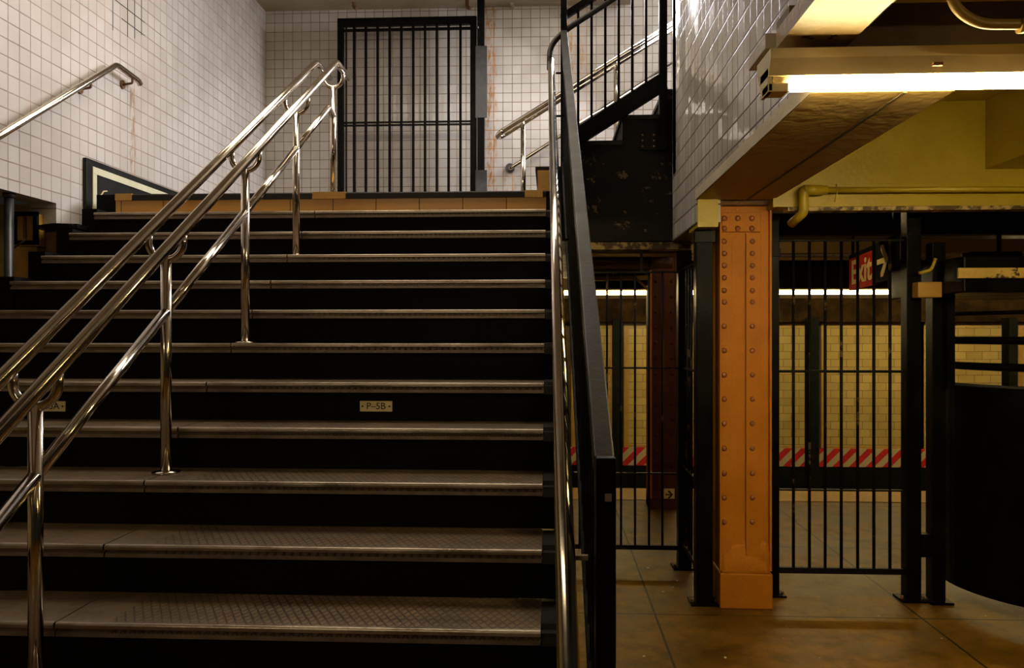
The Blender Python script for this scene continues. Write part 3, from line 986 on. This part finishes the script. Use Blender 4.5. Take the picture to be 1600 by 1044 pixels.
# lamp
lf = thing('fluorescent_lamp', (0.72, 2.52, EYE + 0.8), 'long fluorescent lamp with bare tube under the yellow cross beam', 'lamp')
xE = X_(1196, 2.5)
hz = EYE + 0.860
MB().prism([(2.44, hz), (2.60, hz), (2.60, hz - 0.03), (2.575, hz - 0.075), (2.465, hz - 0.075), (2.44, hz - 0.03)], 'X', xE, 2.5).build('housing', 'housing', lf)
zt = EYE + 0.773
MB().tube([(X_(1236, 2.5), 2.50, zt), (2.42, 2.50, zt)], 0.027, 18).build('tube', 'tube', lf)
MB().tube([(X_(1205, 2.5), 2.50, zt + 0.014), (X_(1238, 2.5), 2.50, zt + 0.014)], 0.024, 18).build('socket', 'housing', lf)
MB().box((xE, 2.47, zt - 0.035), (X_(1228, 2.5), 2.54, zt - 0.008)).build('end_cap', 'housing', lf, bev=0.003)
MB().box((xE, 2.47, zt - 0.035), (xE + 0.012, 2.56, hz - 0.05)).build('end_plate', 'housing', lf)
c = at(1464, 101, Y=2.45)
MB().box((c.x - 0.014, 2.44, c.z - 0.005), (c.x + 0.014, 2.452, c.z + 0.005)).build('clip', 'rust', lf)

# pipe along the yellow cross beam
yp = thing('beam_conduit', (1.5, 4.6, 2.4), 'yellow painted conduit with an elbow running along the cross beam', 'pipe')
YP = 4.58
MB().tube([at(1285, 297, Y=YP), at(1900, 294, Y=YP)], 0.016, 14).build('conduit', 'yellow', yp)
MB().tube(fillet([at(1292, 297, Y=YP), at(1256, 297, Y=YP), at(1256, 332, Y=YP), at(1236, 350, Y=YP + 0.1)], 0.022), 0.026, 16).build('elbow', 'yellow', yp)
MB().tube([at(1284, 297, Y=YP), at(1256, 297, Y=YP)], 0.029, 16).build('coupling', 'yellow', yp)
c = at(1306, 297, Y=YP)
MB().tube([c + Vector((-0.005, -0.02, 0.03)), c + Vector((0, -0.024, -0.01)), c + Vector((-0.012, -0.02, -0.07))], 0.004, 8).build('wire_tie', 'yellow', yp)

# ================================================================== ORANGE COLUMN
oc = thing('steel_column', (1.15, 4.9, 0), 'orange riveted steel column on a concrete foot in front of the fence', 'column')
YCL = 4.755
x0, x1 = X_(1125, YCL), X_(1206, YCL)
ZT = ZS - 0.045
web = YCL + 0.11
MB().box((x0, YCL, 0.22), (x0 + 0.010, YCL + 0.30, ZT)).build('flange', 'orange', oc)
MB().box((x1 - 0.012, YCL, 0.22), (x1, YCL + 0.30, ZT)).build('flange', 'orange', oc)
MB().box((x0 + 0.010, YCL + 0.02, 0.22), (x1 - 0.012, YCL + 0.032, ZT)).build('web', 'orange', oc)
# angles riveted on both sides of the web
xa1, xa2 = X_(1127, YCL), X_(1144, YCL)
xb1, xb2 = X_(1166, YCL), X_(1189, YCL)
MB().box((xa1 + 0.004, YCL + 0.008, 0.30), (xa2, YCL + 0.0205, Z_(366, YCL))).build('angle_plate', 'orange', oc, bev=0.002)
MB().box((xb1, YCL + 0.004, 0.30), (xb2, YCL + 0.0205, Z_(366, YCL))).build('angle_plate', 'orange', oc, bev=0.002)
MB().box((xa1 + 0.004, YCL + 0.002, Z_(364, YCL)), (xb2, YCL + 0.0205, Z_(334, YCL))).build('splice_plate', 'orange', oc, bev=0.002)
for px in (1132, 1153, 1175):
    for py in (341, 357):
        c = at(px, py, Y=YCL)
        MB().ball((c.x, YCL + 0.002, c.z), 0.0165, 0.7).build('rivet', 'orangedk', oc)
for py in (377, 396, 415, 434, 454, 472, 510, 548, 586, 624, 662, 701, 740, 778, 816):
    for px in (1132, 1176):
        c = at(px, py, Y=YCL)
        MB().ball((c.x, YCL + 0.006, c.z), 0.0165, 0.7).build('rivet', 'orangedk', oc)
# side wing (left, dark orange) running back
MB().box((X_(1108, 4.95), 5.02, 0.001), (x0 + 0.005, 5.05, ZT - 0.1)).build('side_wing', 'orange', oc)
# foot: block with a sloping hand-trowelled infill
MB().box((x0 - 0.002, YCL - 0.014, 0.0), (x1 + 0.002, YCL + 0.31, 0.205)).build('foot', 'orange', oc, bev=0.006)
ft = MB()
nx_, ny_ = 10, 8
vs = []
for j in range(ny_ + 1):
    row = []
    for i in range(nx_ + 1):
        u, v = i / nx_, j / ny_
        z = 0.195 + v * (0.20 - 0.07 * abs(u - 0.75)) + 0.008 * math.sin(9 * u + 5 * v)
        yy = YCL + 0.004 + 0.024 * v ** 1.2 + 0.004 * math.sin(12 * u * v + 3)
        row.append(ft.bm.verts.new((x0 + 0.008 + u * (x1 - x0 - 0.022), yy, z)))
    vs.append(row)
for j in range(ny_):
    for i in range(nx_):
        f = ft.bm.faces.new((vs[j][i], vs[j][i + 1], vs[j + 1][i + 1], vs[j + 1][i]))
        f.smooth = True
fo = ft.build('infill', 'orange', oc)
so = fo.modifiers.new('solid', 'SOLIDIFY'); so.thickness = 0.026; so.offset = 0

# ================================================================== SECOND COLUMN
c2_ = thing('steel_column', (X_(1036, 7.4), 7.45, 0), 'dark brown riveted steel column farther back on the platform', 'column')
Y2 = 7.40
xa, xb = X_(1015, Y2), X_(1057, Y2)
MB().box((xa, Y2, 0), (xa + 0.02, Y2 + 0.26, 2.5)).build('flange', 'orange', c2_)  # orange here stands for light falling on the left edge
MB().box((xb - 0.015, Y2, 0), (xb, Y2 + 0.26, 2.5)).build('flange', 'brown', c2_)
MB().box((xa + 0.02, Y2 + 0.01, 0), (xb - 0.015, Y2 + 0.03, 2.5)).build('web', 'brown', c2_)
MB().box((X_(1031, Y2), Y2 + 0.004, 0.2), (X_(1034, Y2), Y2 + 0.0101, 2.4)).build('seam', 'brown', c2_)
for py in range(440, 740, 24):
    for px in (1025, 1050):
        c = at(px, py, Y=Y2)
        MB().ball((c.x, Y2 + 0.008, c.z), 0.016, 0.6, 8, 6).build('rivet', 'brown', c2_)
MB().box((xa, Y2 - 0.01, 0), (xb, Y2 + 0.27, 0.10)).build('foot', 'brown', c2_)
# arrow sign on it
sg = thing('arrow_sign', at(1045, 773, Y=Y2), 'small cream sign with a black right arrow on the brown column', 'sign')
p, q = at(1037, 764, Y=Y2 - 0.006), at(1054, 782, Y=Y2 - 0.006)
MB().box((p.x, Y2 - 0.006, q.z), (q.x, Y2 + 0.0095, p.z)).build('panel', 'signwhite', sg)


def arrow_poly(cx, cz, s):
    return [(cx - 0.40 * s, cz - 0.07 * s), (cx + 0.12 * s, cz - 0.07 * s), (cx - 0.12 * s, cz - 0.30 * s), (cx - 0.12 * s, cz - 0.42 * s), (cx + 0.05 * s, cz - 0.42 * s), (cx + 0.42 * s, cz),
            (cx + 0.05 * s, cz + 0.42 * s), (cx - 0.12 * s, cz + 0.42 * s), (cx - 0.12 * s, cz + 0.30 * s), (cx + 0.12 * s, cz + 0.07 * s), (cx - 0.40 * s, cz + 0.07 * s)]


MB().prism(arrow_poly((p.x + q.x) / 2, (p.z + q.z) / 2, 0.085), 'Y', Y2 - 0.0075, Y2 - 0.0055).build('arrow', 'ink', sg)


# ================================================================== FENCES
def fence_post(name, pxa, pxb, Y, ztop, label, mat='black', ztoppy=None):
    xa, xb = X_(pxa, Y), X_(pxb, Y)
    d = min(0.09, xb - xa)
    o = thing(name, ((xa + xb) / 2, Y, 0), label, 'post')
    MB().box((xa, Y, 0.0), (xb, Y + d, ztop)).build('shaft', mat, o, bev=0.004)
    MB().box((xa - 0.035, Y - 0.03, 0.0), (xb + 0.035, Y + d + 0.03, 0.012)).build('base_plate', 'black', o)
    for s in (xa - 0.02, xb + 0.02):
        MB().tube([(s, Y + 0.02, 0.01), (s, Y + 0.02, 0.03)], 0.009, 8).build('bolt', 'rust', o)
    return o


YF1 = 5.52
fence_post('fence_post', 1060, 1081, YF1, Z_(392, YF1), 'black square fence post at the far corner beside the stair opening')
pB = fence_post('fence_post', 1088, 1114, 4.80, Z_(358, 4.80), 'black square fence post just left of the orange column')
c = at(1101, 372, Y=4.8)
MB().box((c.x - 0.06, 4.785, Z_(380, 4.8)), (c.x + 0.06, 4.80, Z_(362, 4.8))).build('clamp', 'blackworn', pB)
pC = fence_post('fence_post', 1204, 1218, 4.98, Z_(340, 4.98), 'black fence post just right of the orange column')
MB().box((X_(1203, 4.97), 4.955, Z_(402, 4.97)), (X_(1219, 4.97), 4.978, Z_(390, 4.97))).build('clamp', 'blackworn', pC)
pD = fence_post('fence_post', 1417, 1440, 4.92, Z_(330, 4.92), 'tall black fence post between the barred panel and the turnstile')

f1 = thing('barred_fence', (0.5, YF1, 0.2), 'black barred fence panel between the stair side and the corner post', 'fence')
for py, hh in ((425, 0.012), (575.5, 0.012), (741, 0.010), (857, 0.03)):
    z = Z_(py, YF1, 1000)
    MB().box((0.16, YF1 + 0.02, z - hh / 2), (X_(1060, YF1), YF1 + 0.045, z + hh / 2)).build('rail', 'blackworn', f1)
for px in (906, 927.5, 949, 971, 993, 1015, 1036):
    x = X_(px, YF1)
    MB().tube([(x, YF1 + 0.032, Z_(857, YF1, 1000)), (x, YF1 + 0.032, Z_(425, YF1, 1000))], 0.008, 10).build('bar', 'blackworn', f1)

f2 = thing('barred_fence', (0.92, 5.15, 0.2), 'short barred fence panel running back between the two left posts', 'fence')
xf = X_(1094, 4.9)
for py, hh in ((415, 0.012), (578, 0.012), (741, 0.012), (870, 0.03)):
    z = Z_(py, 5.2, 1080)
    MB().box((xf - 0.012, 4.89, z - hh / 2), (xf + 0.012, YF1, z + hh / 2)).build('rail', 'blackworn', f2)
for i in range(5):
    yy = 4.98 + i * 0.105
    MB().tube([(xf, yy, Z_(870, 5.2, 1080)), (xf, yy, Z_(415, 5.2, 1080))], 0.008, 10).build('bar', 'blackworn', f2)

f3 = thing('barred_fence', (1.8, 4.97, 0.2), 'black barred fence panel between the orange column and the tall post', 'fence')
YF3 = 4.97
for py, hh in ((376, 0.010), (580.5, 0.016), (766, 0.010), (892, 0.035)):
    z = Z_(py, YF3, 1320)
    MB().box((X_(1218, YF3), YF3 - 0.012, z - hh / 2), (X_(1417, YF3), YF3 + 0.012, z + hh / 2)).build('rail', 'blackworn', f3)
for px in (1239.7, 1264.7, 1289.3, 1314.5, 1340, 1365.3, 1390.5, 1414):
    x = X_(px, YF3)
    MB().tube([(x, YF3, Z_(892, YF3, 1320)), (x, YF3, Z_(376, YF3, 1320))], 0.0095, 10).build('bar', 'blackworn', f3)

# ================================================================== TURNSTILE CAGE
ts = thing('turnstile', (3.05, 5.0, 0), 'tall black revolving turnstile cage at the right edge', 'turnstile')
YT = 4.90
MB().box((X_(1457, YT), YT, 0), (X_(1478, YT), YT + 0.09, Z_(382, YT))).build('post', 'black', ts, bev=0.004)
MB().box((X_(1450, YT), YT - 0.04, 0), (X_(1486, YT), YT + 0.13, 0.015)).build('base_plate', 'black', ts)
CX, CY_, CR = 3.10, 5.02, 0.68
# solid curved barrier panel
bp_ = MB()
ring0, ring1 = [], []
zb, zt_ = 0.10, Z_(603, 4.75, 1500)
npn = 40
inn = []
for k in range(npn + 1):
    t = PI * 0.93 + (PI * 1.14) * k / npn
    p = (CX + CR * math.cos(t), CY_ + CR * math.sin(t))
    pi2 = (CX + (CR - 0.012) * math.cos(t), CY_ + (CR - 0.012) * math.sin(t))
    ring0.append(p); inn.append(pi2)
poly = ring0 + inn[::-1]
for k in range(npn):
    a = [(*ring0[k],), (*ring0[k + 1],), (*inn[k + 1],), (*inn[k],)]
    bp_.prism(a, 'Z', zb, zt_)
bmesh.ops.remove_doubles(bp_.bm, verts=bp_.bm.verts[:], dist=0.0001)
bp_.build('barrier_panel', 'black', ts)
rim = [Vector((CX + CR * math.cos(PI * 0.93 + PI * 1.14 * k / npn), CY_ + CR * math.sin(PI * 0.93 + PI * 1.14 * k / npn), zt_)) for k in range(npn + 1)]
MB().tube(rim, 0.010, 8).build('rim', 'greysteel', ts)
# curved hoops over the panel
for py in (490, 532, 572):
    z = EYE + (522 - py) / F * 4.72
    pts_ = [Vector((CX + (CR - 0.02) * math.cos(PI * 0.95 + PI * 1.1 * k / 30), CY_ + (CR - 0.02) * math.sin(PI * 0.95 + PI * 1.1 * k / 30), z)) for k in range(31)]
    MB().tube(pts_, 0.023 if py > 500 else 0.012, 10).build('hoop', 'black', ts)
xx = X_(1485, YT)
MB().box((X_(1479, YT - .05), YT - 0.06, zt_ - 0.02), (X_(1491, YT - .05), YT - 0.02, Z_(440, YT))).build('hoop_post', 'black', ts)
# rotor shaft and head
MB().tube([(CX, CY_, 0.02), (CX, CY_, 2.1)], 0.05, 16).build('rotor_shaft', 'black', ts)
head = MB()
za, zb2 = Z_(460, 4.8, 1500), Z_(405, 4.8, 1500)
head.box((X_(1478, 4.80), 4.60, za), (3.9, 5.6, zb2))
head.build('head_box', 'black', ts, bev=0.01)
p, q = at(1496, 419, Y=4.595), at(1700, 434, Y=4.595)
MB().box((p.x, 4.585, q.z), (q.x, 4.60, p.z)).build('head_strip', 'yellowchip', ts)['label'] = 'yellow painted strip along the head box'
p, q = at(1432, 441, Y=4.86), at(1470, 465, Y=4.86)
MB().box((p.x, 4.84, q.z), (q.x, 4.92, p.z)).build('junction_box', 'ochre', ts, bev=0.006)['label'] = 'ochre painted junction box'
MB().tube(fillet([at(1436, 427, Y=4.86), at(1455, 422, Y=4.86), at(1462, 404, Y=4.86)], 0.02), 0.010, 10).build('conduit', 'yellow', ts)
p, q = at(1440, 836, Y=4.90), at(1458, 872, Y=4.90)
MB().box((p.x, 4.91, q.z), (q.x, 4.97, p.z)).build('tie_plate', 'black', ts)
# hanging black box over it
hb2 = thing('ceiling_box', at(1560, 395, Y=5.8), 'black rectangular box hanging from a rod above the turnstile', 'box')
p, q = at(1521, 393, Y=5.8), at(1597, 416, Y=5.8)
MB().box((p.x, 5.8, q.z), (q.x, 5.95, p.z)).build('body', 'black', hb2)
c = at(1562, 360, Y=5.86)
MB().tube([(c.x, 5.87, p.z), (c.x, 5.87, 2.65)], 0.017, 10).build('rod', 'black', hb2)

# ================================================================== EXIT SIGN
fl, nr = Vector((2.60, 7.07, 0)), Vector((2.385, 5.62, 0))
L = (nr - fl).length
ang = math.atan2(nr.y - fl.y, nr.x - fl.x)
mid = (fl + nr) / 2
es = thing('exit_sign', (mid.x, mid.y, EYE + 0.525), 'hanging red and black Exit sign with a right arrow behind the fence bars', 'sign', rot=ang)
HH = 0.30
RW = 0.60 * L


def child_local(o, par):
    o.parent = par
    o.matrix_parent_inverse = Matrix.Identity(4)
    return o


tilt = 0.0
child_local(MB().box((-L / 2, -0.012, -HH / 2), (-L / 2 + RW, 0.012, HH / 2)).build('red_panel', 'red'), es)
child_local(MB().box((-L / 2 + RW, -0.014, -HH / 2 + 0.01), (L / 2, 0.014, HH / 2 + 0.01)).build('black_panel', 'signblack'), es)
child_local(MB().box((-L / 2, -0.014, HH / 2 - 0.03), (-L / 2 + RW, 0.014, HH / 2 + 0.005)).build('top_band', 'signblack'), es)
me = text_mesh('Exit', 0.30, 0.001, 0.007)
me.materials.append(M['signwhite'])
t = bpy.data.objects.new('lettering', me)
COL.objects.link(t)
t.parent = es
t.location = (-L / 2 + RW / 2, -0.0135, -0.015)
t.rotation_euler = (PI / 2, 0, 0)
t.scale = (RW * 0.86 / 0.50, 0.92, 1)
ar = MB().prism(arrow_poly(0, 0, 0.24), 'Y', -0.0165, -0.0135).build('arrow', 'signwhite')
child_local(ar, es)
ar.location = (L / 2 - (L - RW) / 2 - 0.05, 0, 0.01)
ar.scale = (1.9, 1, 1)
ar.scale = (1.6, 1, 1.15)
for s in (-0.44, 0.44):
    child_local(MB().box((s * L - 0.015, -0.01, HH / 2), (s * L + 0.015, 0.01, 0.72)).build('hanger', 'black'), es)

# ================================================================== PLATFORM AREA BEYOND
struct('ceiling', MB().box((1.01, 4.79, 2.62), (9, 5.75, 2.70)), 'darkceil', 'sooty ceiling strip over the fence', 'ceiling')
struct('ceiling', MB().box((1.021, 5.75, 2.62), (9, 13.2, 2.72)).box((-1.5, YB + 0.21, 2.62), (1.02, 13.2, 2.72)), 'darkceil', 'sooty ceiling over the platform', 'ceiling')
# transverse members under it
for i, (py, Yb, h, mt) in enumerate(((384, 5.62, 0.05, 'peel'),)):
    z = Z_(py, Yb, 1000)
    tag(MB().box((0.16, Yb, z - h / 2), (0.98, Yb + 0.12, z + h / 2)).build('ceiling_beam', mt), 'peeling painted beam under the black landing slab', 'beam')
lp = thing('ceiling_pipe', (0.5, 5.7, 2.1), 'thin conduit under the peeling beam behind the stair railing', 'pipe')
MB().tube([at(905, 399, Y=5.75), at(1075, 398, Y=5.75)], 0.013, 12).build('conduit', 'goldbeam', lp)
MB().box((X_(1000, 5.74), 5.72, Z_(425, 5.75)), (X_(1004, 5.74), 5.75, Z_(388, 5.75))).build('clamp', 'black', lp)
bpz = thing('ceiling_pipe', (0.5, 6.2, 2.1), 'thick brown pipe under the landing slab', 'pipe')
MB().tube([at(900, 411, Y=6.2), at(1050, 411, Y=6.2)], 0.045, 18).build('pipe', 'rust', bpz)
MB().tube([at(1012, 411, Y=6.2), at(1020, 411, Y=6.2)], 0.052, 18).build('coupling', 'rust', bpz)
for (py, Yb, h, dep, mat, lab) in ((350, 6.0, 0.16, 0.10, 'rustdark', 'sooty cross beam nearest behind the fence'),
                                   (385, 8.0, 0.13, 0.12, 'tan', 'tan cross beam above the platform edge'),
                                   (404, 8.2, 0.030, 0.05, 'goldbeam', 'thin bright ledge above the platform edge'),
                                   (445, 10.7, 0.05, 0.2, 'goldbeam', 'bright ledge just above the long platform lamp')):
    z = Z_(py, Yb, 1300)
    tag(MB().box((0.3, Yb, z - h / 2), (9, Yb + dep, z + h / 2)).build('ceiling_beam', mat), lab, 'beam')
tag(MB().box((0.3, 8.45, Z_(450, 8.45, 1300)), (9, 8.50, Z_(406, 8.45, 1300))).build('fascia_board', 'signblack'), 'black fascia band above the long platform lamp', 'fascia')
# far wall
YW = 12.6
struct('wall_far', MB().box((-1.5, YW, -1.5), (9, YW + 0.2, 2.7)), 'darkceil', 'dark wall across the tracks', 'wall')
edges = [(900, 953), (982, 1257), (1290, 1434), (1443, 1568), (1597, 1760)]
i = 0
for (a, b_) in edges:
    i += 1
    xa, xb = X_(a, YW), X_(b_, YW)
    zt2, zb3 = Z_(510, YW, 1300), Z_(697, YW, 1300)
    o = thing('tile_panel', ((xa + xb) / 2, YW - 0.03, zb3),
              ['cream tile panel with tan border farthest left across the tracks', 'cream tile panel behind the brown column and orange column', 'cream tile panel seen behind the barred panel bars under the Exit sign',
               'cream tile panel seen through the turnstile hoops', 'cream tile panel at the right edge across the tracks'][i - 1], 'wall panel', 'tile panels across the tracks')
    MB().box((xa, YW - 0.03, zb3), (xb, YW - 0.002, zt2)).build('tiles', 'tile_far', o)
    bw = 0.075
    fr = MB()
    fr.box((xa - bw, YW - 0.035, zb3 - bw * 0.6), (xa, YW - 0.002, zt2 + bw * 0.8))
    fr.box((xb, YW - 0.035, zb3 - bw * 0.6), (xb + bw, YW - 0.002, zt2 + bw * 0.8))
    fr.box((xa, YW - 0.035, zt2), (xb, YW - 0.002, zt2 + bw * 0.8))
    fr.box((xa, YW - 0.035, zb3 - bw * 0.6), (xb, YW - 0.002, zb3))
    fr.build('border', 'frame_tan', o)
sb_ = MB().box((-1, YW - 0.10, Z_(728, YW, 1300)), (8, YW - 0.05, Z_(700, YW, 1300)))
tag(sb_.build('warning_board', 'stripes'), 'long red and white diagonally striped board across the tracks', 'board')
tag(MB().box((-1, YW - 0.09, -1.4), (8, YW - 0.02, Z_(729, YW, 1300))).build('track_curb', 'signblack'), 'black curb below the striped board', 'curb')
# brown beam above tiles
tag(MB().box((-1.0, 12.3, Z_(503, 12.3, 1300)), (8.5, 12.5, Z_(466, 12.3, 1300))).build('track_beam', 'rustdark'), 'rusty brown girder above the tracks below the long lamp', 'girder')
# columns between tracks
for (a, b_, lab) in ((958, 973, 'dark column beyond the tracks behind the left fence panel'), (1264, 1280, 'dark column beyond the tracks behind the barred panel'), (1577, 1590, 'dark column beyond the tracks behind the turnstile')):
    xa, xb = X_(a, 12.0), X_(b_, 12.0)
    o = thing('track_column', ((xa + xb) / 2, 12.0, -1.4), lab, 'column', 'columns beyond the tracks')
    MB().box((xa, 12.0, -1.4), (xb, 12.02, 1.85)).box((xa, 12.18, -1.4), (xb, 12.20, 1.85)).build('flange', 'signblack', o)
    MB().box(((xa + xb) / 2 - 0.01, 12.02, -1.4), ((xa + xb) / 2 + 0.01, 12.18, 1.85)).build('web', 'signblack', o)
# long platform lamp
pl = thing('platform_lamp', (2.5, 10.5, 2.2), 'long row of fluorescent tube glowing over the tracks beyond the fences', 'lamp')
za = Z_(457, 10.5, 1300)
MB().tube([(-0.3, 10.5, za), (8.5, 10.5, za)], 0.024, 12).build('tube', 'tubefar', pl)
MB().box((-0.3, 10.46, za + 0.035), (8.5, 10.56, za + 0.06)).build('housing', 'goldbeam', pl)
# platform edge
tag(MB().box((0.1, 7.80, 0.0), (7, 8.37, 0.006)).build('tactile_strip', 'tactile'), 'yellow studded warning strip along the platform edge', 'strip')

# small lit bracket under the landing by the brown column
hb3 = thing('lamp_bracket', at(995, 435, Y=7.0), 'bright cream strip lamp housing under the ceiling behind the left fence panel', 'lamp')
MB().bar(at(925, 436, Y=7.0), at(1012, 434, Y=7.0), 0.08, 0.035).build('housing', 'goldbeam', hb3)
MB().box((X_(960, 7.0) - 0.015, 6.98, 2.1), (X_(960, 7.0) + 0.015, 7.01, 2.62)).build('rod', 'rust', hb3)
MB().bar(at(990, 432, Y=6.95), at(1012, 452, Y=6.95), 0.02, 0.02).build('strut', 'rust', hb3)

# litter on the floor
for i, (px, py) in enumerate(((1052, 918), (1058, 908), (1036, 925), (1006, 1026), (1133, 1028), (1373, 963), (1471, 998), (1540, 963), (1102, 944), (1012, 888))):
    c = at(px, py, Z=0.0)
    s = random.uniform(0.006, 0.012)
    ring = [(c.x + math.cos(k * 1.05) * s * random.uniform(0.6, 1.3), c.y + math.sin(k * 1.05) * s * random.uniform(0.6, 1.3)) for k in range(6)]
    tag(MB().prism(ring, 'Z', 0.0, 0.003).build('paper_scrap', 'paper'), 'tiny pale scrap of litter on the brown floor', 'litter', 'scraps of litter on the floor')

# unseen lamp added over the passage to brighten the lower floor
o = thing('unseen_lamp', (2.6, 0.2, 2.8), 'added unseen fill lamp over the lower passage', 'lamp')
MB().box((1.9, 0.1, 2.76), (3.3, 0.22, 2.83)).build('housing', 'housing', o)
MB().tube([(1.95, 0.16, 2.735), (3.25, 0.16, 2.735)], 0.019, 12).build('tube', 'tube_fill_low', o)

o = thing('unseen_lamp', (1.65, 6.35, 2.6), 'added hidden fill lamp on the platform side of the fence', 'lamp')  # lamp added out of sight to brighten the Exit sign
MB().box((1.05, 6.31, 2.605), (2.25, 6.39, 2.62)).build('housing', 'housing', o)
MB().tube([(1.1, 6.35, 2.592), (2.2, 6.35, 2.592)], 0.012, 12).build('tube', 'tube_fill_sign', o)

# ================================================================== STAIRWELL LAMPS (on the ceiling above the frame)
for (x, ya, yb, lab) in ((-1.2, 4.38, 5.02, 'luminous ceiling panel nearer the camera over the stair head'), (-1.2, 5.12, 5.85, 'luminous ceiling panel nearer the gate over the landing')):
    o = thing('unseen_lamp', (x, (ya + yb) / 2, 5.40), lab, 'lamp')
    MB().box((x - 1.56, ya - 0.03, 5.36), (x + 1.56, yb + 0.03, 5.419)).build('housing', 'housing', o)
    for i in range(3):
        MB().box((x - 1.5 + i * 1.01, ya, 5.345), (x - 0.52 + i * 1.01, yb, 5.359)).build('diffuser', 'tubehall', o)
